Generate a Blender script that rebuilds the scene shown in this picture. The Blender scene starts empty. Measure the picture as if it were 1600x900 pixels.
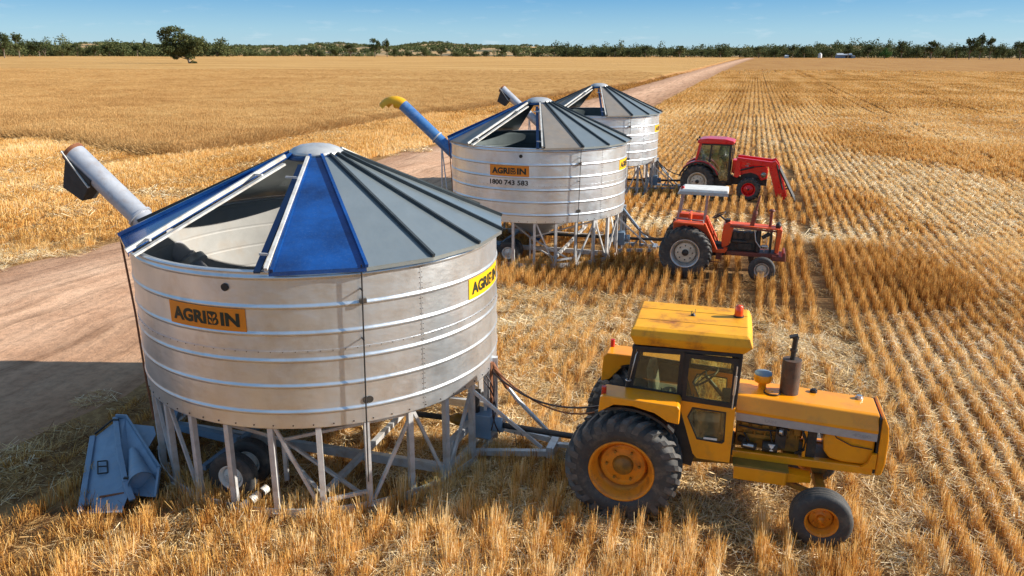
import bpy, math, random
import numpy as np
from mathutils import Matrix, Vector
R_ = math.radians
rnd = random.Random(7)
rng = np.random.default_rng(11)
scene = bpy.context.scene
COL = scene.collection

# ------------------------------------------------------------------ camera
cam = bpy.data.cameras.new('camera')
cam.sensor_width = 36; cam.lens = 36 * 1230 / 1600
cam.clip_start = 0.1; cam.clip_end = 20000
camo = bpy.data.objects.new('camera', cam); COL.objects.link(camo)
camo.matrix_world = Matrix.Translation((0, 0, 6.345)) @ Matrix.Rotation(R_(90 - 16.695), 4, 'X') @ Matrix.Rotation(0.003, 4, 'Z')
scene.camera = camo
# ------------------------------------------------------------------ world and sun
SUN_EL, SUN_AZ = 26.0, -1.0            # azimuth: degrees counter-clockwise from +X
world = bpy.data.worlds.new('World'); scene.world = world; world.use_nodes = True
wt = world.node_tree; wn = wt.nodes; wl = wt.links
for n in list(wn): wn.remove(n)
wo = wn.new('ShaderNodeOutputWorld'); bg = wn.new('ShaderNodeBackground')
sky = wn.new('ShaderNodeTexSky'); sky.sky_type = 'NISHITA'; sky.sun_disc = False
sky.sun_elevation = R_(SUN_EL); sky.sun_rotation = R_(90 - SUN_AZ)
sky.altitude = 200; sky.air_density = 1.0; sky.dust_density = 0.0; sky.ozone_density = 2.5
bg.inputs['Strength'].default_value = 0.125
tcw = wn.new('ShaderNodeTexCoord')
mpw = wn.new('ShaderNodeMapping'); mpw.inputs['Scale'].default_value = (6, 6, 30)
nzw = wn.new('ShaderNodeTexNoise'); nzw.inputs['Scale'].default_value = 3.2; nzw.inputs['Detail'].default_value = 7; nzw.inputs['Roughness'].default_value = .6
rpw = wn.new('ShaderNodeValToRGB'); rpw.color_ramp.elements[0].position = .57; rpw.color_ramp.elements[1].position = .72
sepw = wn.new('ShaderNodeSeparateXYZ')
elw = wn.new('ShaderNodeValToRGB')       # clouds live low in the sky all round
ce = elw.color_ramp.elements; ce[0].position = 0.0; ce[0].color = (1, 1, 1, 1); ce[1].position = .09; ce[1].color = (0, 0, 0, 1)
mul = wn.new('ShaderNodeMath'); mul.operation = 'MULTIPLY'
mul2 = wn.new('ShaderNodeMath'); mul2.operation = 'MULTIPLY'; mul2.inputs[1].default_value = .28
mxw = wn.new('ShaderNodeMix'); mxw.data_type = 'RGBA'; mxw.inputs['B'].default_value = (4.2, 4.5, 4.7, 1)
hsw = wn.new('ShaderNodeHueSaturation'); hsw.inputs['Saturation'].default_value = 1.0
wl.new(tcw.outputs['Generated'], mpw.inputs['Vector']); wl.new(mpw.outputs[0], nzw.inputs['Vector'])
wl.new(nzw.outputs['Fac'], rpw.inputs['Fac']); wl.new(tcw.outputs['Generated'], sepw.inputs[0])
wl.new(sepw.outputs['Z'], elw.inputs['Fac']); wl.new(rpw.outputs['Color'], mul.inputs[0]); wl.new(elw.outputs['Color'], mul.inputs[1])
wl.new(mul.outputs[0], mul2.inputs[0]); wl.new(mul2.outputs[0], mxw.inputs['Factor'])
wl.new(sky.outputs[0], hsw.inputs['Color']); 
tnw = wn.new('ShaderNodeMix'); tnw.data_type = 'RGBA'; tnw.blend_type = 'MULTIPLY'; tnw.inputs['Factor'].default_value = 1; tnw.inputs['B'].default_value = (.86, .93, .98, 1)
wl.new(hsw.outputs[0], tnw.inputs['A']); 
grw = wn.new('ShaderNodeValToRGB'); ge = grw.color_ramp.elements       # clear inland sky: pale at the horizon, blue above; unseen zenith muted for neutral shade
ge[0].position = 0; ge[0].color = (.240, .410, .530, 1); ge[1].position = 1; ge[1].color = (.15, .22, .33, 1)
for p_, c_ in ((.025, (.185, .375, .530)), (.065, (.045, .230, .475)), (.16, (.075, .235, .450)), (.4, (.16, .26, .40))):
    q_ = ge.new(p_); q_.color = (*c_, 1)
scw = wn.new('ShaderNodeVectorMath'); scw.operation = 'SCALE'; scw.inputs['Scale'].default_value = 1 / .15
mgw = wn.new('ShaderNodeMix'); mgw.data_type = 'RGBA'; mgw.inputs['Factor'].default_value = .85
wl.new(sepw.outputs['Z'], grw.inputs['Fac']); wl.new(grw.outputs['Color'], scw.inputs[0]); wl.new(tnw.outputs['Result'], mgw.inputs['A']); wl.new(scw.outputs[0], mgw.inputs['B'])
wl.new(mgw.outputs['Result'], mxw.inputs['A'])
wl.new(mxw.outputs['Result'], bg.inputs['Color']); wl.new(bg.outputs[0], wo.inputs['Surface'])
sl = bpy.data.lights.new('sun', 'SUN'); sl.energy = 5.0; sl.angle = R_(.55); sl.color = (1.0, .93, .82)
so = bpy.data.objects.new('sun', sl); COL.objects.link(so); so.location = (40, 0, 30)
so.rotation_euler = Vector((math.cos(R_(SUN_EL)) * math.cos(R_(SUN_AZ)), math.cos(R_(SUN_EL)) * math.sin(R_(SUN_AZ)), math.sin(R_(SUN_EL)))).to_track_quat('Z', 'Y').to_euler()
scene.view_settings.view_transform = 'Standard'; scene.view_settings.look = 'None'
scene.view_settings.exposure = 0.72; scene.view_settings.gamma = 1.0
scene.cycles.max_bounces = 6; scene.cycles.transparent_max_bounces = 12

# ------------------------------------------------------------------ materials
def nt(name):
    m = bpy.data.materials.new(name); m.use_nodes = True
    return m, m.node_tree.nodes, m.node_tree.links, m.node_tree.nodes['Principled BSDF']
def c4(c): return (c[0], c[1], c[2], 1)
def ramp(N, stops):
    r = N.new('ShaderNodeValToRGB'); e = r.color_ramp.elements
    while len(e) < len(stops): e.new(.5)
    for k, (p, c) in enumerate(stops): e[k].position = p; e[k].color = c4(c)
    return r
def noise(N, L, vec, scale, detail=4, rough=.55, dist=0):
    n = N.new('ShaderNodeTexNoise'); n.inputs['Scale'].default_value = scale; n.inputs['Detail'].default_value = detail
    n.inputs['Roughness'].default_value = rough; n.inputs['Distortion'].default_value = dist
    if vec is not None: L.new(vec, n.inputs['Vector'])
    return n
def mixc(N, L, fac, a, b, mode='MIX'):
    m = N.new('ShaderNodeMix'); m.data_type = 'RGBA'; m.blend_type = mode
    for k, x in (('Factor', fac), ('A', a), ('B', b)):
        s = m.inputs[k]
        if isinstance(x, (int, float)): s.default_value = x
        elif isinstance(x, tuple): s.default_value = c4(x)
        else: L.new(x, s)
    return m.outputs['Result']
def mat(name, c, c2=None, scale=3.0, rough=.5, metal=0.0, bump=0.0, bscale=40, dirt=None, dirt_amt=.5, dscale=4, rvar=.12, stretch=None, coat=0, spec=.5):
    """painted or metal surface: two-tone noise, patches of dirt, small relief"""
    m, N, L, P = nt(name)
    tc = N.new('ShaderNodeTexCoord'); vec = tc.outputs['Object']
    if stretch:
        mp = N.new('ShaderNodeMapping'); mp.inputs['Scale'].default_value = stretch; L.new(vec, mp.inputs['Vector']); vec = mp.outputs[0]
    n1 = noise(N, L, vec, scale, 6, .65)
    r1 = ramp(N, [(.35, c), (.7, c2 or tuple(x * .8 for x in c))]); L.new(n1.outputs['Fac'], r1.inputs['Fac'])
    colr = r1.outputs['Color']
    if dirt:
        n2 = noise(N, L, tc.outputs['Object'], dscale, 8, .7, .3)
        r2 = ramp(N, [(.5, (0, 0, 0)), (.72, (dirt_amt,) * 3)]); L.new(n2.outputs['Fac'], r2.inputs['Fac'])
        colr = mixc(N, L, r2.outputs['Color'], colr, dirt)
    L.new(colr, P.inputs['Base Color'])
    P.inputs['Metallic'].default_value = metal; P.inputs['Coat Weight'].default_value = coat
    P.inputs['Specular IOR Level'].default_value = spec
    n3 = noise(N, L, vec, scale * 2.3, 5, .6)
    mr = N.new('ShaderNodeMapRange'); mr.inputs['To Min'].default_value = max(.03, rough - rvar); mr.inputs['To Max'].default_value = min(1, rough + rvar)
    L.new(n3.outputs['Fac'], mr.inputs['Value']); L.new(mr.outputs[0], P.inputs['Roughness'])
    if bump:
        n4 = noise(N, L, tc.outputs['Object'], bscale, 4); b = N.new('ShaderNodeBump'); b.inputs['Strength'].default_value = bump; b.inputs['Distance'].default_value = .01
        L.new(n4.outputs['Fac'], b.inputs['Height']); L.new(b.outputs[0], P.inputs['Normal'])
    return m
DUST = (.42, .30, .19)
M = {}
M['galv'] = mat('galvanised_sheet', (.72, .77, .82), (.61, .66, .71), 1.6, .38, .84, .06, 60, (.42, .37, .31), .45, 1.3, stretch=(1, 1, .35))
def add_dents(m, sc, dist):
    N, L = m.node_tree.nodes, m.node_tree.links; P = N['Principled BSDF']; tc = N.new('ShaderNodeTexCoord'); mp = N.new('ShaderNodeMapping'); mp.inputs['Scale'].default_value = (1, 1, 1.7)
    L.new(tc.outputs['Object'], mp.inputs['Vector']); n = noise(N, L, mp.outputs[0], sc, 3, .55); b = N.new('ShaderNodeBump'); b.inputs['Strength'].default_value = 1; b.inputs['Distance'].default_value = dist
    L.new(n.outputs['Fac'], b.inputs['Height'])
    if P.inputs['Normal'].is_linked: L.new(P.inputs['Normal'].links[0].from_socket, b.inputs['Normal'])
    L.new(b.outputs[0], P.inputs['Normal'])
add_dents(M['galv'], 1.6, .018)
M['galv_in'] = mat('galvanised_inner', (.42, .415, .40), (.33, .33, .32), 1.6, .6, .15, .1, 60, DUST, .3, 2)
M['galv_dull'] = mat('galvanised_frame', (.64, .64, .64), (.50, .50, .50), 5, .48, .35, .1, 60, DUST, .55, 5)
M['galv_old'] = mat('dark_inner_sheet', (.15, .185, .195), (.11, .14, .15), 2, .5, .3)  # lining of the farther bins, darkened to paint in their dim interiors
M['roof'] = mat('weathered_roof_sheet', (.33, .375, .385), (.27, .31, .32), 1.1, .32, .6, .06, 40, (.36, .38, .36), .35, 4)
add_dents(M['roof'], 1.8, .012)
M['roof_brown'] = mat('dusty_roof_sheet', (.32, .28, .24), (.25, .22, .19), 1.4, .5, .3, .06, 40, DUST, .5, 3)
M['blue'] = mat('blue_painted_sheet', (.007, .080, .32), (.004, .028, .12), 1.3, .24, .2, .03, 40, (.10, .18, .34), .22, 34, stretch=(1, 1, 2.5), coat=.3)  # light and dark blue tones paint in glossy streaks; fine marks are scratches
M['blue_dark'] = mat('dark_blue_rail', (.01, .05, .16), (.03, .07, .14), 4, .4, .2)
M['seam'] = mat('dark_roof_seam', (.035, .045, .05), (.07, .08, .085), 4, .5, .3)
M['white_rail'] = mat('white_dusty_rail', (.75, .74, .70), (.55, .52, .47), 6, .5, .1, .1, 60, (.35, .25, .18), .5, 6)
M['cap'] = mat('cap_galvanised', (.66, .66, .64), (.5, .5, .5), 3, .45, .5, .15, 30, DUST, .4, 6)
M['auger_grey'] = mat('auger_tube_grey', (.52, .54, .58), (.38, .40, .45), 3, .45, .35, .1, 40, (.30, .20, .14), .4, 7)
M['auger_blue'] = mat('auger_tube_blue', (.03, .15, .42), (.10, .24, .48), 1.2, .35, .25, .05, 40, (.5, .55, .6), .5, 2)
M['yellow_plastic'] = mat('yellow_spout', (.85, .47, .01), (.75, .36, .01), 4, .45)
M['black_rubber'] = mat('black_rubber_sheet', (.022, .024, .026), (.04, .042, .045), 5, .6, 0, .2, 30)
M['rust'] = mat('rust', (.20, .07, .03), (.30, .13, .06), 12, .85, .1, .3, 60)
M['skyblue'] = mat('faded_blue_paint', (.21, .30, .41), (.15, .235, .34), 3, .48, .1, .15, 30, (.30, .33, .36), .5, 6)
M['tyre'] = mat('tyre_rubber', (.040, .040, .042), (.065, .062, .058), 6, .72, 0, .35, 50, (.20, .165, .125), .7, 5)
M['tyre_dusty'] = mat('dusty_lug_rubber', (.10, .095, .09), (.06, .058, .056), 8, .8, 0, .35, 50, (.24, .20, .16), .6, 7)
M['cast'] = mat('dark_machinery', (.03, .028, .026), (.07, .06, .05), 9, .6, .3, .4, 40, (.16, .10, .06), .6, 8)
M['steel_black'] = mat('black_steel', (.02, .02, .022), (.045, .04, .04), 6, .5, .2, .1)
M['yel'] = mat('yellow_ochre_paint', (.93, .355, .005), (.84, .285, .005), 1.8, .36, 0, .03, 40, (.42, .19, .04), .45, 3.3, coat=.3)
M['yel_roof'] = mat('sun_baked_yellow_paint', (.92, .42, .010), (.80, .33, .010), 2.2, .55, 0, .08, 40, (.25, .06, .025), .95, 2.1)
M['yel_dark'] = mat('oily_yellow_paint', (.42, .19, .015), (.16, .09, .02), 4, .5, 0, .3, 30, (.05, .035, .02), .8, 5)
M['olive'] = mat('grimy_olive_step', (.17, .12, .02), (.25, .17, .03), 5, .6, 0, .1)
M['yel_rim'] = mat('yellow_wheel_paint', (.80, .28, .01), (.66, .20, .01), 5, .45, 0, .1, 40, (.16, .06, .02), .8, 7)
M['silver'] = mat('silver_stripe', (.45, .45, .45), (.36, .36, .37), 8, .5, .3)
M['exh'] = mat('heat_stained_exhaust', (.10, .075, .06), (.17, .12, .09), 9, .65, .5, .3, 50, (.20, .08, .04), .6, 8)
M['redbeacon'] = mat('orange_red_lens', (.85, .09, .01), (.7, .05, .01), 10, .2, 0, coat=.5)
M['redlens'] = mat('red_lens', (.55, .02, .01), (.4, .015, .01), 10, .25)
M['oran'] = mat('faded_orange_paint', (.80, .10, .014), (.66, .075, .012), 2.5, .48, 0, .06, 40, (.30, .14, .08), .6, 4)
M['oran_dark'] = mat('dull_red_brown_paint', (.24, .05, .03), (.13, .035, .025), 5, .55, 0, .2, 40, (.15, .10, .07), .5, 6)
M['canopy'] = mat('white_canopy_paint', (.80, .79, .75), (.70, .68, .63), 3, .5, 0, .05, 40, (.38, .27, .20), .55, 5)
M['canopy_edge'] = mat('grey_canopy_skirt', (.42, .43, .43), (.33, .33, .33), 4, .55, 0, .05, 40, DUST, .4, 5)
M['cream'] = mat('cream_wheel_paint', (.70, .64, .52), (.5, .45, .35), 6, .5, 0, .1, 40, (.25, .17, .1), .5, 6)
M['post'] = mat('mauve_grey_steel', (.40, .34, .34), (.3, .2, .2), 6, .5, .2)
M['red'] = mat('red_tractor_paint', (.80, .010, .012), (.66, .008, .010), 2.5, .3, 0, .03, 40, (.35, .12, .08), .35, 4, coat=.3)
M['seat'] = mat('grey_seat_vinyl', (.20, .19, .19), (.12, .12, .12), 8, .6)
M['lettering'] = mat('black_green_lettering', (.012, .022, .012), (.02, .03, .02), 20, .5)
M['black_print'] = mat('black_print', (.02, .02, .022), (.03, .03, .03), 20, .5)
M['sign_orange'] = mat('orange_sticker', (.85, .27, .015), (.80, .24, .012), 3, .45)  # same sticker as the side sign, its orange deepened for shade
M['sign_yellow'] = mat('sunlit_yellow_sticker', (.92, .50, .01), (.88, .42, .01), 3, .4)  # side copy of the sticker, yellowed to carry the sunlight
M['faded_print'] = mat('faded_print', (.30, .29, .29), (.36, .35, .35), 20, .6)
M['conc'] = mat('white_shed_wall', (.68, .69, .70), (.6, .6, .6), .4, .7)
M['shed_roof'] = mat('pale_shed_roof', (.55, .60, .66), (.5, .55, .6), .4, .5, .3)
M['shed_blue'] = mat('blue_grey_shed_side', (.22, .30, .42), (.18, .25, .36), .4, .6)
M['bark'] = mat('gum_bark', (.16, .12, .09), (.28, .23, .18), 1.5, .9, 0, .5, 6)
M['hose'] = mat('hydraulic_hose', (.02, .018, .018), (.06, .025, .02), 10, .5)
M['alu'] = mat('bare_aluminium', (.6, .6, .6), (.5, .5, .5), 10, .35, .8)

def glass(name, tint, refl=.10, dusty=.18):
    m, N, L, P = nt(name); N.remove(P); out = N['Material Output']
    tr = N.new('ShaderNodeBsdfTransparent'); tr.inputs['Color'].default_value = c4(tint)
    gl = N.new('ShaderNodeBsdfGlossy'); gl.inputs['Roughness'].default_value = .04
    df = N.new('ShaderNodeBsdfDiffuse'); df.inputs['Color'].default_value = (.34, .33, .27, 1)
    tc = N.new('ShaderNodeTexCoord'); nz = noise(N, L, tc.outputs['Object'], 5, 7, .7, 1)
    mr = N.new('ShaderNodeMapRange'); mr.inputs['From Min'].default_value = .35; mr.inputs['From Max'].default_value = .8
    mr.inputs['To Min'].default_value = dusty * .3; mr.inputs['To Max'].default_value = dusty * 2
    L.new(nz.outputs['Fac'], mr.inputs['Value'])
    lw = N.new('ShaderNodeLayerWeight'); lw.inputs['Blend'].default_value = .3
    a = N.new('ShaderNodeMath'); a.operation = 'ADD'; a.inputs[1].default_value = refl; L.new(lw.outputs['Fresnel'], a.inputs[0])
    m1 = N.new('ShaderNodeMixShader'); m2 = N.new('ShaderNodeMixShader')
    L.new(mr.outputs[0], m1.inputs[0]); L.new(tr.outputs[0], m1.inputs[1]); L.new(df.outputs[0], m1.inputs[2])
    L.new(a.outputs[0], m2.inputs[0]); L.new(m1.outputs[0], m2.inputs[1]); L.new(gl.outputs[0], m2.inputs[2])
    L.new(m2.outputs[0], out.inputs['Surface'])
    return m
M['glass'] = glass('dusty_cab_glass', (.90, .94, .80), .03, .06)
M['glass2'] = glass('tinted_cab_glass', (.62, .74, .66), .1, .14)

def straw_mat(name, stops, transl=.3, rough=.6):
    m, N, L, P = nt(name); out = N['Material Output']
    at = N.new('ShaderNodeAttribute'); at.attribute_type = 'GEOMETRY'; at.attribute_name = 'c'
    ai = N.new('ShaderNodeAttribute'); ai.attribute_type = 'INSTANCER'; ai.attribute_name = 'tint'
    ad = N.new('ShaderNodeMath'); ad.operation = 'ADD'; L.new(at.outputs['Fac'], ad.inputs[0]); L.new(ai.outputs['Fac'], ad.inputs[1])
    r = ramp(N, stops); L.new(ad.outputs[0], r.inputs['Fac']); L.new(r.outputs['Color'], P.inputs['Base Color'])
    P.inputs['Roughness'].default_value = rough; P.inputs['Specular IOR Level'].default_value = .25
    tl = N.new('ShaderNodeBsdfTranslucent'); L.new(r.outputs['Color'], tl.inputs['Color'])
    mx = N.new('ShaderNodeMixShader'); mx.inputs[0].default_value = transl
    L.new(P.outputs[0], mx.inputs[1]); L.new(tl.outputs[0], mx.inputs[2]); L.new(mx.outputs[0], out.inputs['Surface'])
    return m
M['straw'] = straw_mat('standing_straw', [(0, (.20, .075, .018)), (.22, (.58, .28, .06)), (.48, (.84, .52, .16)), (.85, (.97, .82, .52))])
M['litter'] = straw_mat('laid_straw', [(0, (.13, .06, .022)), (.28, (.46, .25, .075)), (.55, (.82, .58, .26)), (.85, (.97, .86, .62))], .22)
M['wheat'] = straw_mat('ripe_wheat', [(0, (.26, .12, .035)), (.5, (.54, .31, .11)), (1, (.72, .49, .22))], .3)

# ------------------------------------------------------------------ mesh builder
class MB:
    def __init__(s): s.v = []; s.f = []; s.sm = []
    def add(s, vs, fs, smooth=False):
        o = len(s.v); s.v += [tuple(p) for p in vs]; s.f += [tuple(i + o for i in f) for f in fs]
        s.sm += [smooth] * len(fs); return s
    def box(s, c, d, rot=None):
        x, y, z = d[0] / 2, d[1] / 2, d[2] / 2
        vs = [Vector(p) for p in ((-x, -y, -z), (x, -y, -z), (x, y, -z), (-x, y, -z), (-x, -y, z), (x, -y, z), (x, y, z), (-x, y, z))]
        if rot is not None: vs = [rot @ p for p in vs]
        c = Vector(c); return s.hexa([p + c for p in vs])
    def hexa(s, vs): return s.add(vs, [(0, 3, 2, 1), (4, 5, 6, 7), (0, 1, 5, 4), (1, 2, 6, 5), (2, 3, 7, 6), (3, 0, 4, 7)])
    def b2(s, a, b): return s.box([(a[i] + b[i]) / 2 for i in range(3)], [abs(b[i] - a[i]) for i in range(3)])
    def beam(s, p, q, w, h=None, up=(0, 0, 1)):
        h = h or w; p = Vector(p); q = Vector(q); d = (q - p).normalized(); up = Vector(up)
        if abs(d.dot(up)) > .98: up = Vector((1, 0, 0))
        a = d.cross(up).normalized(); b = a.cross(d).normalized()
        return s.hexa([e + a * (i * w / 2) + b * (j * h / 2) for e in (p, q) for i, j in ((-1, -1), (1, -1), (1, 1), (-1, 1))])
    def tube(s, p, q, r, n=10, r2=None, cap=True):
        p = Vector(p); q = Vector(q); r2 = r if r2 is None else r2; d = (q - p).normalized()
        up = Vector((0, 0, 1)) if abs(d.z) < .9 else Vector((1, 0, 0)); a = d.cross(up).normalized(); b = a.cross(d)
        vs = [e + (a * math.cos(t) + b * math.sin(t)) * rr for e, rr in ((p, r), (q, r2)) for t in [2 * math.pi * k / n for k in range(n)]]
        s.add(vs, [(k, n + k, n + (k + 1) % n, (k + 1) % n) for k in range(n)], True)
        if cap: s.add(vs[:n], [tuple(range(n))]); s.add(vs[n:], [tuple(range(n - 1, -1, -1))])
        return s
    def path(s, pts, r, n=8):
        pts = [Vector(p) for p in pts]; vs = []; fs = []
        for i, p in enumerate(pts):
            d = (pts[min(i + 1, len(pts) - 1)] - pts[max(i - 1, 0)]).normalized()
            up = Vector((0, 0, 1)) if abs(d.z) < .95 else Vector((1, 0, 0)); a = d.cross(up).normalized(); b = a.cross(d)
            vs += [p + (a * math.cos(2 * math.pi * k / n) + b * math.sin(2 * math.pi * k / n)) * r for k in range(n)]
        for i in range(len(pts) - 1):
            for k in range(n): fs.append((i * n + k, (i + 1) * n + k, (i + 1) * n + (k + 1) % n, i * n + (k + 1) % n))
        s.add(vs, fs, True); s.add(vs[:n], [tuple(range(n))]); s.add(vs[-n:], [tuple(range(n - 1, -1, -1))]); return s
    def lathe(s, prof, n=48, axis='Z', c=(0, 0, 0), closed=False, a0=0, a1=360, smooth=True):
        full = abs(a1 - a0) >= 359.9; m = n if full else n + 1; k = len(prof); vs = []
        for i in range(m):
            t = R_(a0 + (a1 - a0) * i / n); ct, st = math.cos(t), math.sin(t)
            for r, h in prof:
                p = (r * ct, r * st, h) if axis == 'Z' else ((r * ct, h, r * st) if axis == 'Y' else (h, r * ct, r * st))
                vs.append((p[0] + c[0], p[1] + c[1], p[2] + c[2]))
        fs = []
        for i in range(n if full else n):
            j = (i + 1) % m
            for q in range(k if closed else k - 1):
                w = (q + 1) % k; fs.append((i * k + q, j * k + q, j * k + w, i * k + w))
        return s.add(vs, fs, smooth)
    def prism(s, poly, y0, y1, axis='Y'):
        n = len(poly)
        def P(a, b, h): return (a, h, b) if axis == 'Y' else ((a, b, h) if axis == 'Z' else (h, a, b))
        vs = [P(a, b, y0) for a, b in poly] + [P(a, b, y1) for a, b in poly]
        return s.add(vs, [tuple(range(n)), tuple(range(2 * n - 1, n - 1, -1))] + [(k, n + k, n + (k + 1) % n, (k + 1) % n) for k in range(n)])
    def frame(s, outer, inner, y0, y1):
        """ring between two same-count xz polygons, extruded along y"""
        n = len(outer)
        vs = [(a, y, b) for y in (y0, y1) for pl in (outer, inner) for a, b in pl]
        fs = []
        for k in range(n):
            j = (k + 1) % n
            fs += [(k, j, n + j, n + k), (2 * n + k, 3 * n + k, 3 * n + j, 2 * n + j), (k, 2 * n + k, 2 * n + j, j), (n + k, n + j, 3 * n + j, 3 * n + k)]
        return s.add(vs, fs)
    def mesh(s, name):
        me = bpy.data.meshes.new(name); me.from_pydata(s.v, [], s.f); me.polygons.foreach_set('use_smooth', s.sm); me.update()
        return me
    def build(s, name, m, parent=None, loc=(0, 0, 0), rz=0, bevel=0, label=None, kind=None, group=None, cat=None, fix=True):
        me = s.mesh(name)
        if fix:
            import bmesh
            b = bmesh.new(); b.from_mesh(me); bmesh.ops.recalc_face_normals(b, faces=b.faces); b.to_mesh(me); b.free()
        me.materials.append(m if not isinstance(m, str) else M[m])
        o = bpy.data.objects.new(name, me); COL.objects.link(o); o.location = loc; o.rotation_euler = (0, 0, rz); o.parent = parent
        if bevel:
            bv = o.modifiers.new('bevel', 'BEVEL'); bv.width = bevel; bv.segments = 2; bv.limit_method = 'ANGLE'; bv.angle_limit = R_(35)
        tag(o, label, cat, group, kind); return o
def tag(o, label=None, cat=None, group=None, kind=None):
    if label: o['label'] = label
    if cat: o['category'] = cat
    if group: o['group'] = group
    if kind: o['kind'] = kind
def empty(name, loc, rz=0, label=None, cat=None, group=None):
    o = bpy.data.objects.new(name, None); COL.objects.link(o); o.location = loc; o.rotation_euler = (0, 0, rz); o.empty_display_size = .2
    tag(o, label, cat, group); return o
def share(src, parent, rz=None, loc=None, mat_=None):
    o = src.copy(); COL.objects.link(o); o.parent = parent
    if rz is not None: o.rotation_euler = (0, 0, rz)
    if loc is not None: o.location = loc
    return o
def copy_tree(o, parent=None):
    c = o.copy(); COL.objects.link(c); c.parent = parent
    for ch in o.children: copy_tree(ch, c)
    return c
def pol(r, az, z=0): return (r * math.cos(R_(az)), r * math.sin(R_(az)), z)

# ------------------------------------------------------------------ value noise in numpy
def vnoise(x, y, s, seed=0):
    x = np.asarray(x) / s + seed * 17.3; y = np.asarray(y) / s + seed * 9.1
    xi = np.floor(x).astype(np.int64); yi = np.floor(y).astype(np.int64); fx = x - xi; fy = y - yi
    fx = fx * fx * (3 - 2 * fx); fy = fy * fy * (3 - 2 * fy)
    def h(a, b):
        n = (a * 374761393 + b * 668265263 + seed * 69069) & 0x7fffffff; n = ((n ^ (n >> 13)) * 1274126177) & 0x7fffffff
        return ((n ^ (n >> 16)) & 0xffff) / 65535.
    return (h(xi, yi) * (1 - fx) + h(xi + 1, yi) * fx) * (1 - fy) + (h(xi, yi + 1) * (1 - fx) + h(xi + 1, yi + 1) * fx) * fy
def inpoly(x, y, poly):
    x = np.asarray(x); y = np.asarray(y); r = np.zeros(x.shape, bool); n = len(poly)
    for i in range(n):
        x0, y0 = poly[i]; x1, y1 = poly[(i + 1) % n]
        if y0 == y1: continue
        r ^= ((y0 > y) != (y1 > y)) & (x < (x1 - x0) * (y - y0) / (y1 - y0) + x0)
    return r

# ------------------------------------------------------------------ layout of the land
ROW = R_(16.5); RU = (math.sin(ROW), math.cos(ROW)); RV = (math.cos(ROW), -math.sin(ROW))
def uv(x, y): return x * RU[0] + y * RU[1], x * RV[0] + y * RV[1]
def xy(u, v): return u * RU[0] + v * RV[0], u * RU[1] + v * RV[1]
ROAD_L = [(-26, -6), (-21, 10), (-15.7, 23.3), (-13.7, 26.6), (-8.4, 49.0), (-4.7, 59.0), (5.2, 95), (19.9, 142), (49.8, 245), (150, 575), (284, 1000)]
ROAD_R = [(-13, -6), (-9.3, 6), (-8.05, 11.0), (-7.0, 14.0), (-3.0, 36.7), (2.2, 50.5), (17.3, 98), (33, 150), (63, 250), (162, 575), (296, 1000)]
WHEAT = [(-39.4, 61.3), (-33.3, 59.2), (-25.2, 52.2), (-21.6, 50.2), (-18.5, 57.4), (-12.6, 78.5), (7.5, 121), (26.6, 172), (81.5, 348), (272, 985), (-500, 985), (-420, 160), (-90, 77)]

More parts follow.
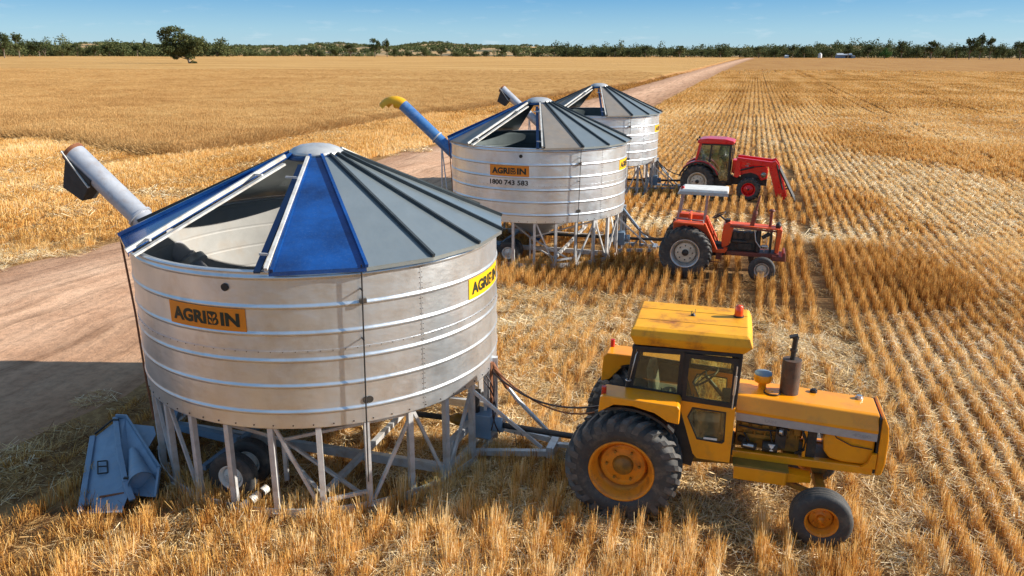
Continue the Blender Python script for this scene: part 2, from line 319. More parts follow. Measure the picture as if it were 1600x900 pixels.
RIDGE = [(24.0, 74), (30, 62.5), (36, 51), (44, 38), (27.5, 38.5), (25.2, 45), (23.0, 52), (22.0, 63)]
FLAT = [(17.25, 47.4), (22, 52), (24.0, 45.6), (26, 38.5), (22, 28), (16.5, 21), (14.5, 22.5), (16.6, 32.5), (16.8, 41.2)]
def ground_material():
    m, N, L, P = nt('stubble_ground')
    geo = N.new('ShaderNodeNewGeometry'); pos = geo.outputs['Position']
    rot = N.new('ShaderNodeMapping'); rot.inputs['Rotation'].default_value = (0, 0, ROW); L.new(pos, rot.inputs['Vector'])   # rows run along local Y
    st = N.new('ShaderNodeMapping'); st.inputs['Scale'].default_value = (1, .12, 1); L.new(rot.outputs[0], st.inputs['Vector'])
    band = noise(N, L, st.outputs[0], .10, 3, .6)            # harvest bands along the rows
    st2 = N.new('ShaderNodeMapping'); st2.inputs['Scale'].default_value = (.25, 1, 1); L.new(rot.outputs[0], st2.inputs['Vector'])
    patch = noise(N, L, st2.outputs[0], .06, 5, .6)          # slow patches across
    fine = noise(N, L, pos, 7, 6, .75)
    fine2 = noise(N, L, pos, .9, 6, .7)
    a = ramp(N, [(.32, (.11, .065, .035)), (.48, (.24, .14, .065)), (.60, (.42, .26, .11)), (.75, (.66, .48, .25))]); L.new(fine.outputs['Fac'], a.inputs['Fac'])
    b = ramp(N, [(.35, (.24, .12, .045)), (.65, (.42, .24, .09))]); L.new(fine2.outputs['Fac'], b.inputs['Fac'])
    mid = mixc(N, L, .45, a.outputs['Color'], b.outputs['Color'])
    c = ramp(N, [(.36, (.38, .165, .04)), (.50, (.50, .25, .065)), (.64, (.58, .32, .10))]); L.new(band.outputs['Fac'], c.inputs['Fac'])
    d = ramp(N, [(.3, (.40, .18, .045)), (.55, (.52, .27, .075)), (.75, (.62, .37, .13))]); L.new(patch.outputs['Fac'], d.inputs['Fac'])
    far = mixc(N, L, .5, c.outputs['Color'], d.outputs['Color'])
    far = mixc(N, L, .35, far, mid)
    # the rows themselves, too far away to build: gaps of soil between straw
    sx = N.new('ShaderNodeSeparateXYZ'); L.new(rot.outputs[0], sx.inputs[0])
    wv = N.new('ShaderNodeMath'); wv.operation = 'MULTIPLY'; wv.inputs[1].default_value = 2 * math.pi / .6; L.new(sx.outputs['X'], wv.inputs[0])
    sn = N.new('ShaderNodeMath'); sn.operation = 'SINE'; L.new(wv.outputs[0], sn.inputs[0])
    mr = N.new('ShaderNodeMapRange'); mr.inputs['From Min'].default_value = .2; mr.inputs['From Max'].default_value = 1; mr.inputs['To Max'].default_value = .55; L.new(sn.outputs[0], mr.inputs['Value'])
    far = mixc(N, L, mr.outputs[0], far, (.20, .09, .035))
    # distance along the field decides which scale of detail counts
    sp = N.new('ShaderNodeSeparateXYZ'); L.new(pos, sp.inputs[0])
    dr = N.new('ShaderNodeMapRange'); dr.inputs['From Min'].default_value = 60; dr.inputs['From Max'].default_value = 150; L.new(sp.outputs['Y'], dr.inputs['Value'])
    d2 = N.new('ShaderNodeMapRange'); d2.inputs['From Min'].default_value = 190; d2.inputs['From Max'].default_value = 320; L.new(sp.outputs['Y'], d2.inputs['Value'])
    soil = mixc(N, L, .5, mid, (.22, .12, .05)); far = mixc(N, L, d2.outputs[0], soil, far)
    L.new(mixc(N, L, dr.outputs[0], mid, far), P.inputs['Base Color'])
    P.inputs['Roughness'].default_value = .95; P.inputs['Specular IOR Level'].default_value = .1
    bp = N.new('ShaderNodeBump'); bp.inputs['Strength'].default_value = .8; bp.inputs['Distance'].default_value = .06; L.new(fine.outputs['Fac'], bp.inputs['Height']); L.new(bp.outputs[0], P.inputs['Normal'])
    return m
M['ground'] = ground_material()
def polar_ground():
    rs = [0, 3, 6, 9, 12, 16, 20, 26, 34, 45, 60, 80, 110, 150, 220, 320, 480, 700, 1100, 1700, 2600, 4200, 7000]; n = 72
    vs = [(0, 0, 0)]; fs = []
    for r in rs[1:]: vs += [(r * math.cos(2 * math.pi * k / n), r * math.sin(2 * math.pi * k / n), 0) for k in range(n)]
    for k in range(n): fs.append((0, 1 + k, 1 + (k + 1) % n))
    for i in range(len(rs) - 2):
        a = 1 + i * n; b = a + n
        for k in range(n): fs.append((a + k, b + k, b + (k + 1) % n, a + (k + 1) % n))
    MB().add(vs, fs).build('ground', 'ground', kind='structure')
polar_ground()

def road_material():
    m, N, L, P = nt('dirt_road')
    tc = N.new('ShaderNodeTexCoord'); u = tc.outputs['UV']; geo = N.new('ShaderNodeNewGeometry'); pos = geo.outputs['Position']
    mp = N.new('ShaderNodeMapping'); mp.inputs['Scale'].default_value = (7, .05, 1); L.new(u, mp.inputs['Vector'])
    tr = noise(N, L, mp.outputs[0], 1.0, 6, .65, .25)         # wheel tracks drawn out along the road
    mp2 = N.new('ShaderNodeMapping'); mp2.inputs['Scale'].default_value = (24, .16, 1); L.new(u, mp2.inputs['Vector'])
    tr2 = noise(N, L, mp2.outputs[0], 1.0, 5, .6, .2)
    f = noise(N, L, pos, 5, 8, .75); f2 = noise(N, L, pos, .55, 6, .65, .3)
    a = ramp(N, [(.30, (.46, .25, .15)), (.5, (.61, .365, .235)), (.72, (.72, .485, .33))]); L.new(tr.outputs['Fac'], a.inputs['Fac'])
    b = ramp(N, [(.3, (.43, .25, .15)), (.55, (.62, .40, .26)), (.8, (.74, .54, .385))]); L.new(f2.outputs['Fac'], b.inputs['Fac'])
    c = mixc(N, L, .45, a.outputs['Color'], b.outputs['Color'])
    d = ramp(N, [(.33, (.62, .62, .62)), (.55, (1, 1, 1)), (.8, (1.12, 1.12, 1.12))]); L.new(f.outputs['Fac'], d.inputs['Fac'])
    c = mixc(N, L, .8, c, d.outputs['Color'], 'MULTIPLY')
    e = ramp(N, [(.34, (.5, .46, .43)), (.46, (.9, .9, .9)), (.6, (1.08, 1.08, 1.08))]); L.new(tr2.outputs['Fac'], e.inputs['Fac'])
    c = mixc(N, L, .75, c, e.outputs['Color'], 'MULTIPLY')
    # pale bleached crown, darker softer verges
    su = N.new('ShaderNodeSeparateXYZ'); L.new(u, su.inputs[0])
    g = ramp(N, [(0, (.72, .66, .6)), (.2, (.95, .92, .9)), (.42, (1.28, 1.26, 1.22)), (.62, (1.12, 1.09, 1.05)), (.8, (.88, .82, .75)), (1, (.68, .60, .5))]); L.new(su.outputs['X'], g.inputs['Fac'])
    c = mixc(N, L, .9, c, g.outputs['Color'], 'MULTIPLY')
    # spilled dark patches
    h = noise(N, L, pos, .8, 9, .8, .6); hr = ramp(N, [(.64, (0, 0, 0)), (.72, (.75, .75, .75))]); L.new(h.outputs['Fac'], hr.inputs['Fac'])
    c = mixc(N, L, hr.outputs['Color'], c, (.15, .085, .055))
    L.new(c, P.inputs['Base Color']); P.inputs['Roughness'].default_value = .95; P.inputs['Specular IOR Level'].default_value = .1
    ad = N.new('ShaderNodeMath'); ad.operation = 'ADD'; L.new(tr2.outputs['Fac'], ad.inputs[0]); L.new(f.outputs['Fac'], ad.inputs[1])
    bp = N.new('ShaderNodeBump'); bp.inputs['Strength'].default_value = .7; bp.inputs['Distance'].default_value = .05; L.new(ad.outputs[0], bp.inputs['Height']); L.new(bp.outputs[0], P.inputs['Normal'])
    return m
M['road'] = road_material()
def resample(line, n):
    p = np.array(line, float); d = np.r_[0, np.cumsum(np.hypot(*(p[1:] - p[:-1]).T))]
    t = d[-1] * (np.linspace(0, 1, n) ** 2.0)
    return np.c_[np.interp(t, d, p[:, 0]), np.interp(t, d, p[:, 1])], t
def smoothline(line, k=3):
    p = np.array(line, float)
    for _ in range(k):
        q = [p[0]]
        for a, b in zip(p[:-1], p[1:]): q += [a * .75 + b * .25, a * .25 + b * .75]
        q.append(p[-1]); p = np.array(q)
    return p
RL = smoothline(ROAD_L); RR = smoothline(ROAD_R)
def build_road():
    n = 500; a, ta = resample(RL, n); b, tb = resample(RR, n)
    a[:, 0] -= .5 * (vnoise(ta, ta * 0, 1.3, 2) - .5) + 1.0 * (vnoise(ta, ta * 0, 6, 3) - .5)
    b[:, 0] += .5 * (vnoise(tb, tb * 0, 1.1, 4) - .5) + .9 * (vnoise(tb, tb * 0, 5, 5) - .5)
    K = 13; vs = []; uvs = []
    for i in range(n):
        for k in range(K):
            s = k / (K - 1); q = a[i] * (1 - s) + b[i] * s
            z = .012 if 0 < k < K - 1 else -.01
            z += .0 if k in (0, K - 1) else .02 * math.sin(s * 3.14)
            vs.append((q[0], q[1], z)); uvs.append((s, ta[i]))
    fs = [(i * K + k, i * K + k + 1, (i + 1) * K + k + 1, (i + 1) * K + k) for i in range(n - 1) for k in range(K - 1)]
    o = MB().add(vs, fs).build('dirt_road', 'road', kind='structure')
    ul = o.data.uv_layers.new(name='UVMap')
    vi = np.zeros(len(o.data.loops), int); o.data.loops.foreach_get('vertex_index', vi)
    ul.data.foreach_set('uv', np.array(uvs)[vi].ravel())
build_road()
road_poly = [tuple(p) for p in RL] + [tuple(p) for p in RR[::-1]]

# ------------------------------------------------------------------ straw: source clumps (kept out of the scene) and scatters
src_col = {}
def blades_mesh(name, stems, m):
    """stems: arrays base(n,3), tip(n,3), width(n), shade(n) -> tapered quads"""
    b, t, w, c = stems; n = len(b); az = rng.uniform(0, 2 * np.pi, n)
    d = t - b; side = np.c_[np.cos(az), np.sin(az), np.zeros(n)]
    side -= d * (np.sum(side * d, 1) / np.maximum(1e-9, np.sum(d * d, 1)))[:, None]
    side /= np.maximum(1e-6, np.linalg.norm(side, axis=1))[:, None]
    h = side * (w / 2)[:, None]
    V = np.stack([b - h, b + h, t + h * .7, t - h * .7], 1).reshape(-1, 3)
    me = bpy.data.meshes.new(name)
    me.vertices.add(4 * n); me.vertices.foreach_set('co', V.ravel())
    me.loops.add(4 * n); me.loops.foreach_set('vertex_index', np.arange(4 * n))
    me.polygons.add(n); me.polygons.foreach_set('loop_start', np.arange(n) * 4); me.polygons.foreach_set('loop_total', np.full(n, 4))
    a = me.attributes.new('c', 'FLOAT', 'POINT'); a.data.foreach_set('value', np.repeat(c, 4).astype(np.float32))
    me.update(); me.validate(); me.materials.append(m); return me
def row_segment(name, length, n, h0, h1, width, spread, lean, m, wst=.008, clump=.11):
    x = rng.uniform(-length / 2, length / 2, n); cid = np.floor((x + length / 2) / clump)
    ch = rng.uniform(.6, 1, int(length / clump) + 2); cl = rng.normal(0, lean, (int(length / clump) + 2, 2)); cc = rng.uniform(-.12, .12, int(length / clump) + 2)
    k = cid.astype(int); cx = (k + .5) * clump - length / 2
    x = cx + (x - cx) * .8
    y = rng.normal(0, spread, n); h = rng.uniform(h0, h1, n) * ch[k]
    lx = cl[k, 0] + rng.normal(0, lean * .8, n) + (x - cx) * 3.0; ly = cl[k, 1] + rng.normal(0, lean * .8, n) + y * 4.0
    b = np.c_[x, y, np.zeros(n) - .01]; ly = ly * .45; t = np.c_[x + lx * h, y + ly * h, h / np.sqrt(1 + lx * lx + ly * ly)]
    return blades_mesh(name, (b, t, rng.uniform(.7, 1.3, n) * wst, np.clip(.42 + cc[k] + rng.normal(0, .16, n), 0, 1)), m)
def litter_mesh(name, rad, n, m, wst=.007, zmax=.07, lmin=.10, lmax=.34):
    r = rad * np.sqrt(rng.uniform(0, 1, n)); a = rng.uniform(0, 2 * np.pi, n); x = r * np.cos(a); y = r * np.sin(a)
    # straws lie in swirls
    dirn = rng.uniform(0, np.pi) + 1.3 * np.sin(x * 5 + rng.uniform(0, 6)) + rng.normal(0, .7, n)
    ln = rng.uniform(lmin, lmax, n); z = rng.uniform(.004, zmax, n); dz = rng.normal(0, .06, n) * ln * 2.2
    v = np.c_[np.cos(dirn), np.sin(dirn)] * (ln / 2)[:, None]
    b = np.c_[x - v[:, 0], y - v[:, 1], np.maximum(.002, z - dz)]; t = np.c_[x + v[:, 0], y + v[:, 1], np.maximum(.004, z + dz)]
    me = blades_mesh(name, (b, t, rng.uniform(.7, 1.3, n) * wst, np.clip(.5 + rng.normal(0, .2, n), 0, 1)), m)
    return me
def strip_mesh(name, length, wd, n, m, wst, zmax, lmin, lmax):
    x = rng.uniform(-length / 2, length / 2, n); y = rng.normal(0, wd, n); ln = rng.uniform(lmin, lmax, n); a = rng.normal(.55, .5, n) * rng.choice([-1, 1], n)
    z = rng.uniform(.01, zmax, n) * np.exp(-(y / (1.6 * wd)) ** 2); v = np.c_[np.cos(a), np.sin(a)] * (ln / 2)[:, None]; dz = rng.normal(0, .12, n) * ln
    b = np.c_[x - v[:, 0], y - v[:, 1], np.maximum(.003, z - dz)]; t = np.c_[x + v[:, 0], y + v[:, 1], np.maximum(.005, z + dz)]
    return blades_mesh(name, (b, t, rng.uniform(.7, 1.3, n) * wst, np.clip(.5 + rng.normal(0, .2, n), 0, 1)), m)
def source_collection(name, meshes):
    c = bpy.data.collections.new(name)
    for i, me in enumerate(meshes): c.objects.link(bpy.data.objects.new(f'{name}_{i}', me))
    src_col[name] = len(meshes); return c
def scatter(name, pts, rz, scl, idx, tint, coll, label, cat):
    n = len(pts); me = bpy.data.meshes.new(name); me.vertices.add(n); me.vertices.foreach_set('co', np.ascontiguousarray(pts, np.float32).ravel())
    ro = np.zeros((n, 3), np.float32); ro[:, 2] = rz
    for nm, ty, val in (('rot', 'FLOAT_VECTOR', ro), ('scl', 'FLOAT_VECTOR', scl), ('idx', 'INT', idx), ('tint', 'FLOAT', tint)):
        a = me.attributes.new(nm, ty, 'POINT')
        a.data.foreach_set('vector' if ty == 'FLOAT_VECTOR' else 'value', np.ascontiguousarray(val, np.int32 if ty == 'INT' else np.float32).ravel())
    o = bpy.data.objects.new(name, me); COL.objects.link(o); tag(o, label, cat, kind='stuff')
    ng = bpy.data.node_groups.new(name, 'GeometryNodeTree'); ng.interface.new_socket('Geometry', in_out='INPUT', socket_type='NodeSocketGeometry'); ng.interface.new_socket('Geometry', in_out='OUTPUT', socket_type='NodeSocketGeometry')
    N, L = ng.nodes, ng.links; gi = N.new('NodeGroupInput'); go = N.new('NodeGroupOutput')
    ip = N.new('GeometryNodeInstanceOnPoints'); ci = N.new('GeometryNodeCollectionInfo'); ci.inputs['Collection'].default_value = coll
    ci.inputs['Separate Children'].default_value = True; ci.inputs['Reset Children'].default_value = True
    def na(nm, ty):
        q = N.new('GeometryNodeInputNamedAttribute'); q.data_type = ty; q.inputs['Name'].default_value = nm; return q.outputs['Attribute']
    L.new(gi.outputs[0], ip.inputs['Points']); L.new(ci.outputs[0], ip.inputs['Instance']); ip.inputs['Pick Instance'].default_value = True
    L.new(na('idx', 'INT'), ip.inputs['Instance Index']); L.new(na('rot', 'FLOAT_VECTOR'), ip.inputs['Rotation']); L.new(na('scl', 'FLOAT_VECTOR'), ip.inputs['Scale'])
    L.new(ip.outputs[0], go.inputs[0])
    md = o.modifiers.new('scatter', 'NODES'); md.node_group = ng
    return o
seg_near = source_collection('near_stubble_clump', [row_segment('stubble_clump', .5, q_, .14, .42, .5, .030, l_, M['straw'], .0072) for q_, l_ in ((100, .12), (112, .2), (84, .3), (130, .14), (74, .4), (108, .25), (96, .12), (118, .32))])
seg_mid = source_collection('middle_stubble_clump', [row_segment('stubble_row', 1.0, 120, .16, .36, 1, .030, .2, M['straw'], .018) for _ in range(6)])
seg_far = source_collection('far_stubble_row', [row_segment('far_stubble_row', 4.0, 170, .18, .38, 4, .055, .2, M['straw'], .05, .3) for _ in range(4)])
lit_near = source_collection('near_straw_litter', [litter_mesh('straw_litter', .45, 230, M['litter'], .0085) for _ in range(7)])
lit_mid = source_collection('middle_straw_litter', [litter_mesh('straw_litter_far', .9, 170, M['litter'], .022, .09, .15, .5) for _ in range(5)])
row_lit_near = source_collection('near_row_litter', [strip_mesh('row_litter', .6, .045, 80, M['litter'], .009, .18, .08, .22) for _ in range(6)])
row_lit_mid = source_collection('middle_row_litter', [strip_mesh('row_litter_far', 1.2, .055, 100, M['litter'], .020, .18, .12, .28) for _ in range(5)])
wheat_src = source_collection('wheat_tuft', [row_segment('wheat_tuft', 1.2, 150, .35, .62, 1, .33, .12, M['wheat'], .02, .25) for _ in range(5)])

BINS = [(-3.109, 12.575), (.866, 26.035), (4.085, 38.227)]
BLOCK = []      # footprints kept clear of standing stubble: (x, y, cos, sin, half length, half width)
def block(x, y, ang, hl, hw): BLOCK.append((x, y, math.cos(ang), math.sin(ang), hl, hw))
for ox, oy, yaw, R, wy, fx, fw in ((1.80, 10.72, -15.5, .81, .83, 2.65, .86), (5.27, 23.08, -16, .75, .74, 2.17, .7), (8.60, 36.26, -18, .76, .68, 2.25, .66)):
    a = R_(yaw); ca, sa = math.cos(a), math.sin(a)
    for lx, ly, hl, hw in ((0, -wy, .45, .33), (0, wy, .45, .33), (fx, -fw, .28, .2), (fx, fw, .28, .2), (1.2, 0, 1.3, .55)):
        block(ox + lx * ca - ly * sa, oy + lx * sa + ly * ca, a, hl, hw)
block(-6.25, 10.95, R_(-64), 1.15, .30); block(-5.75, 11.0, R_(-60), 1.0, .30)
def blocked(x, y):
    r = np.zeros(x.shape, bool)
    for bx, by, c, s, hl, hw in BLOCK:
        dx = x - bx; dy = y - by; r |= (np.abs(dx * c + dy * s) < hl) & (np.abs(-dx * s + dy * c) < hw)
    return r
def in_view(x, y, pad=1.5): return (np.abs(x) < (y * .70 + pad + 2.2))
def zones(x, y):
    """height factor, tint, pale litter factor for standing stubble at (x, y)"""
    u, v = uv(x, y); wob = 1.2 * (vnoise(x, y, 3.0, 21) - .5) + 1.6 * (vnoise(x, y, 9, 22) - .5)
    right = v > -9.5
    t1 = (u + wob * .5 < 10.9) & (v < 3.5 + wob)
    e2 = ((u - 24.4) / 4.1) ** 2 + (np.maximum(v - 2.0, 0) / 4.6) ** 2 < 1 + .25 * wob
    e3 = ((u - 36.4) / 4.3) ** 2 + (np.maximum(v - 1.0, 0) / 4.6) ** 2 < 1 + .25 * wob
    tall = (e2 | e3) & right
    lane = np.exp(-((u - 29.6) / 1.3) ** 2) + np.exp(-((u - 17.9) / 1.6) ** 2) * .8
    hgt = .80 + .3 * vnoise(x, y, 2.2, 23) - .45 * np.clip(lane, 0, 1)
    pale = .25 + .55 * vnoise(x, y, 5, 24) + .4 * np.clip(lane, 0, 1)
    messy = (u > 11.2) & (u < 20) ; hgt = np.where(messy & (v < 4), hgt * .82, hgt)
    # header trails to the right run with the rows
    pale = pale + .25 * np.exp(-((v - 7.5) / 3.5) ** 2 - ((u - 17) / 5.5) ** 2) + np.where(v > 4, .10 * np.sin(v * .75 + .6 * vnoise(x, y, 8, 25)), 0) * (y < 60)
    hgt = np.where((v > 3.5) & (u < 30), hgt * .78, hgt)
    tint = -.02 + .22 * (vnoise(x, y, 1.5, 26) - .5) + .16 * (pale - .5)
    tint = np.where(y > 42, tint + .12 * np.sin(v * .52) * (vnoise(x, y, 30, 27)), tint)
    hgt = np.where(t1, 1.02 + .2 * vnoise(x, y, 1.0, 28), hgt); tint = np.where(t1, tint + .05, tint); pale = np.where(t1, pale * .9, pale)
    hgt = np.where(tall, 1.10 + .2 * vnoise(x, y, 1.5, 29), hgt); tint = np.where(tall, tint - .11, tint); pale = np.where(tall, .05, pale)
    band = inpoly(x, y, RIDGE); hgt = np.where(band, 1.25, hgt); tint = np.where(band, tint - .08, tint); pale = np.where(band, .1, pale)
    flat = inpoly(x, y, FLAT); hgt = np.where(flat, hgt * .75, hgt); tint = np.where(flat, tint + .12, tint); pale = np.where(flat, np.maximum(pale, .8), pale)
    beyond = (u > 106) & (v > -14); hgt = np.where(beyond, 1.1, hgt); tint = np.where(beyond, tint - .10, tint)
    return hgt, tint, np.clip(pale, 0, 1), tall, t1
def road_dist_mask(x, y):
    return inpoly(x, y, road_poly)
def rows(u0, u1, v0, v1, step, du, ju=.3, jv=.02):
    uu = np.arange(u0, u1, du); vv = np.arange(round(v0 / step) * step, v1, step)
    U, V = np.meshgrid(uu, vv); U = U + rng.uniform(-ju, ju, U.shape) * du; V = V + rng.normal(0, jv, V.shape)
    U = U.ravel(); V = V.ravel(); x, y = xy(U, V); return x, y
def tram(v):
    """seeder wheel lanes left bare"""
    q = (v + 6) % 12 - 6
    return (np.abs(q - .38) < .17) | (np.abs(q - 2.30) < .17)
# near stubble -------------------------------------------------
x, y = rows(4, 34, -34, 26, .32, .27, .45, .022)
sx_, sy_ = rng.uniform(-20, 22, 5200), rng.uniform(6.5, 27, 5200); sk = (uv(sx_, sy_)[1] < 2.6) & (uv(sx_, sy_)[0] < 20); sx_, sy_ = sx_[sk], sy_[sk]; x = np.r_[x, sx_]; y = np.r_[y, sy_]
k = (y > 6.5) & (y < 27) & in_view(x, y) & ~blocked(x, y) & ~road_dist_mask(x, y)
x, y = x[k], y[k]; hgt, tint, pale, tall, t1 = zones(x, y)
left = x < np.interp(y, RR[:, 1], RR[:, 0])
under = np.zeros(x.shape, bool)
for bx, by in BINS: under |= np.hypot(x - bx, y - by) < 2.65
vv_ = uv(x, y)[1]; dens = np.clip(1.0 - .35 * (pale - .3) - .35 * (~tall & ~t1 & (vv_ < 3)) * .5, .3, 1); dens = np.where(vv_ + 2.2 * (vnoise(x, y, 1.6, 93) - .5) > 3, 1, dens); dens = np.where(under, .45, dens)
near_road = np.abs(x - np.interp(y, RR[:, 1], RR[:, 0])); verge = (near_road < 3.0) & (y < 20); dens = np.where(near_road < 1.2, .2, np.where(verge, dens * .7, dens)); tint = np.where(verge, tint - .16, tint); hgt = np.where(verge, hgt * .75, hgt)
dens = dens * np.where(vv_ < 3, np.clip(.25 + 1.5 * vnoise(x, y, .55, 91), .2, 1), 1)
k = (rng.uniform(0, 1, len(x)) < dens) & ~tram(uv(x, y)[1]); x, y, hgt, tint, under, tall = x[k], y[k], hgt[k], tint[k], under[k], tall[k]
crisp = tall | (uv(x, y)[1] + 2.2 * (vnoise(x, y, 1.6, 93) - .5) > 3); hgt = np.where(crisp, np.maximum(hgt, .75), hgt)
hgt = np.where(under, hgt * .6, hgt)
n = len(x); sc = np.c_[np.full(n, 1.), np.where(crisp, rng.uniform(.7, 1.0, n), rng.uniform(.8, 1.3, n)), hgt * np.where(crisp, rng.uniform(.85, 1.15, n), rng.uniform(.55, 1.2, n))]
scatter('standing_stubble', np.c_[x, y, np.zeros(n)], math.pi / 2 - ROW + rng.choice([0, math.pi], n) + rng.normal(0, .12, n), sc, np.where(crisp, np.array([0, 3, 0, 6])[rng.integers(0, 4, n)], rng.integers(0, 8, n)), tint + rng.normal(0, .09, n) * np.where(crisp, .5, 1), seg_near, 'cut wheat stubble standing in rows around the nearest field bin and yellow tractor', 'stubble')
print('near', n)
# middle stubble -----------------------------------------------
def right_of_road(x, y): return x > np.interp(y, RR[:, 1], RR[:, 0])
x, y = rows(20, 130, -75, 80, .38, .8)
k = (y >= 27) & (y < 85) & in_view(x, y) & ~blocked(x, y) & ~road_dist_mask(x, y) & ~inpoly(x, y, WHEAT)
x, y = x[k], y[k]; hgt, tint, pale, tall, t1 = zones(x, y); u_, v_ = uv(x, y)
lef = x < np.interp(y, RL[:, 1], RL[:, 0])
lb = vnoise(u_ * 0 + v_, u_ * .15, 2.2, 31); hgt = np.where(lef, hgt * (.55 + .9 * lb), hgt); tint = np.where(lef, tint + .18 * (lb - .5) - .02, tint)
dens = np.where(lef, np.clip(1.0 - .4 * (pale - .3), .3, 1), np.clip(1.1 - .15 * pale, .5, 1))
k = (rng.uniform(0, 1, len(x)) < dens) & ~(tram(v_) & ~lef & (rng.uniform(0, 1, len(x)) < np.where(y < 45, .8, .55))); x, y, hgt, tint = x[k], y[k], hgt[k], tint[k]; n = len(x)
sc = np.c_[np.ones(n), rng.uniform(.8, 1.2, n), hgt * rng.uniform(.85, 1.2, n)]
scatter('standing_stubble', np.c_[x, y, np.zeros(n)], math.pi / 2 - ROW + rng.choice([0, math.pi], n) + rng.normal(0, .04, n), sc, rng.integers(0, 6, n), tint + .06, seg_mid, 'rows of cut wheat stubble in the middle of the field around the farther bins', 'stubble')
print('mid', n)
# far stubble --------------------------------------------------
x, y = rows(60, 330, -75, 230, .57, 3.4)
k = (y >= 85) & (y < 320) & in_view(x, y) & ~road_dist_mask(x, y) & ~inpoly(x, y, WHEAT)
x, y = x[k], y[k]; u_, v_ = uv(x, y)
k = rng.uniform(0, 1, len(x)) < np.clip((325 - y) / 110, 0, 1); x, y, u_, v_ = x[k], y[k], u_[k], v_[k]; n = len(x)
tint = .26 * (vnoise(v_, u_ * .1, 2.4, 33) - .5) + .2 * (vnoise(v_ * .2, u_, 9, 34) - .5) + np.where(u_ < 106, .08, -.03)
tint = tint - np.where(x < np.interp(y, RL[:, 1], RL[:, 0]), .22, 0)
hgt = np.where(tram(v_), .5, 1) * np.where(u_ < 106, .85, 1.15) * (.8 + .4 * vnoise(v_ * .3, u_, 6, 35))
scatter('standing_stubble', np.c_[x, y, np.zeros(n)], math.pi / 2 - ROW + rng.choice([0, math.pi], n), np.c_[np.ones(n), rng.uniform(.9, 1.5, n), hgt], rng.integers(0, 4, n), tint, seg_far, 'far rows of cut stubble drawn out towards the horizon beyond the red tractor', 'stubble')
print('far', n)
# laid straw ---------------------------------------------------
def litter(ymin, ymax, dens, coll, nsrc, name, label, rowside):
    A = int((ymax - ymin) * (ymax * .7 + 3) * 2 * dens)
    y = rng.uniform(ymin, ymax, A); x = rng.uniform(-1, 1, A) * (ymax * .7 + 3)
    k = in_view(x, y) & ~inpoly(x, y, WHEAT); x, y = x[k], y[k]
    hgt, tint, pale, tall, t1 = zones(x, y); u_, v_ = uv(x, y)
    rr = np.interp(y, RR[:, 1], RR[:, 0]); rl = np.interp(y, RL[:, 1], RL[:, 0]); onroad = (x > rl) & (x < rr)
    edge = np.where(onroad, np.minimum(rr - x, x - rl), -1)
    keep = rng.uniform(0, 1, len(x)) < np.where(onroad, np.where(edge < .3, .22, np.where(edge < .9, .05, .0)), .30 + .45 * pale)
    keep &= ~(tall & (rng.uniform(0, 1, len(x)) < .7)); vg = (x > rr) & (x < rr + 3.0) & (y < 22); keep &= ~(vg & (rng.uniform(0, 1, len(x)) < .55)); pale = np.where(vg, pale - .55, pale)
    rowy = (x > rr) & ((y > 27) | (v_ > rowside)); keep &= ~(rowy & (rng.uniform(0, 1, len(x)) < (.95 if ymax > 40 else .95) - .08 * (pale > .8)))
    x, y, tint, pale = x[keep], y[keep], tint[keep], pale[keep]; n = len(x); s = rng.uniform(.8, 1.2, n)
    tn = -.25 + .5 * pale + .25 * (vnoise(x, y, .8, 41) - .5)
    scatter(name, np.c_[x, y, rng.uniform(0, .02, n)], rng.uniform(0, 6.28, n), np.c_[s, s, rng.uniform(.7, 1.6, n)], rng.integers(0, nsrc, n), tn, coll, label, 'straw')
    print(name, n)
litter(6.5, 27, 6.2, lit_near, 7, 'laid_straw', 'pale loose straw lying between the stubble rows around the nearest bin and tractor', 3.2)
litter(27, 75, 1.5, lit_mid, 5, 'laid_straw', 'pale loose straw lying between the rows around the farther bins and tractors', 3.2)
def row_litter(ymin, ymax, step, du, coll, nsrc, v0, label):
    x, y = rows(4, ymax * 1.45, -10, 80, step, du)
    k = (y >= ymin) & (y < ymax) & in_view(x, y) & ~blocked(x, y) & right_of_road(x, y) & ~inpoly(x, y, WHEAT); x, y = x[k], y[k]
    hgt, tint, pale, tall, t1 = zones(x, y); u_, v_ = uv(x, y)
    keep = ~tram(v_) & (v_ > v0) & (rng.uniform(0, 1, len(x)) < np.where(tall, .12, .30 + .75 * pale)); x, y, pale = x[keep], y[keep], pale[keep]; n = len(x)
    tn = -.14 + .42 * pale + .3 * (vnoise(x, y, 1.1, 43) - .5)
    scatter('row_straw', np.c_[x, y, np.zeros(n)], math.pi / 2 - ROW + rng.choice([0, math.pi], n) + rng.normal(0, .08, n), np.c_[np.ones(n), rng.uniform(.8, 1.5, n), rng.uniform(.7, 1.7, n)], rng.integers(0, nsrc, n), tn, coll, label, 'straw')
    print('row straw', n)
row_litter(7, 27, .32, .34, row_lit_near, 6, 3.2, 'bleached straw heaped along the stubble rows right of the yellow tractor')
row_litter(27, 85, .38, .75, row_lit_mid, 5, -12, 'bleached straw heaped along the farther stubble rows beyond the orange tractor')

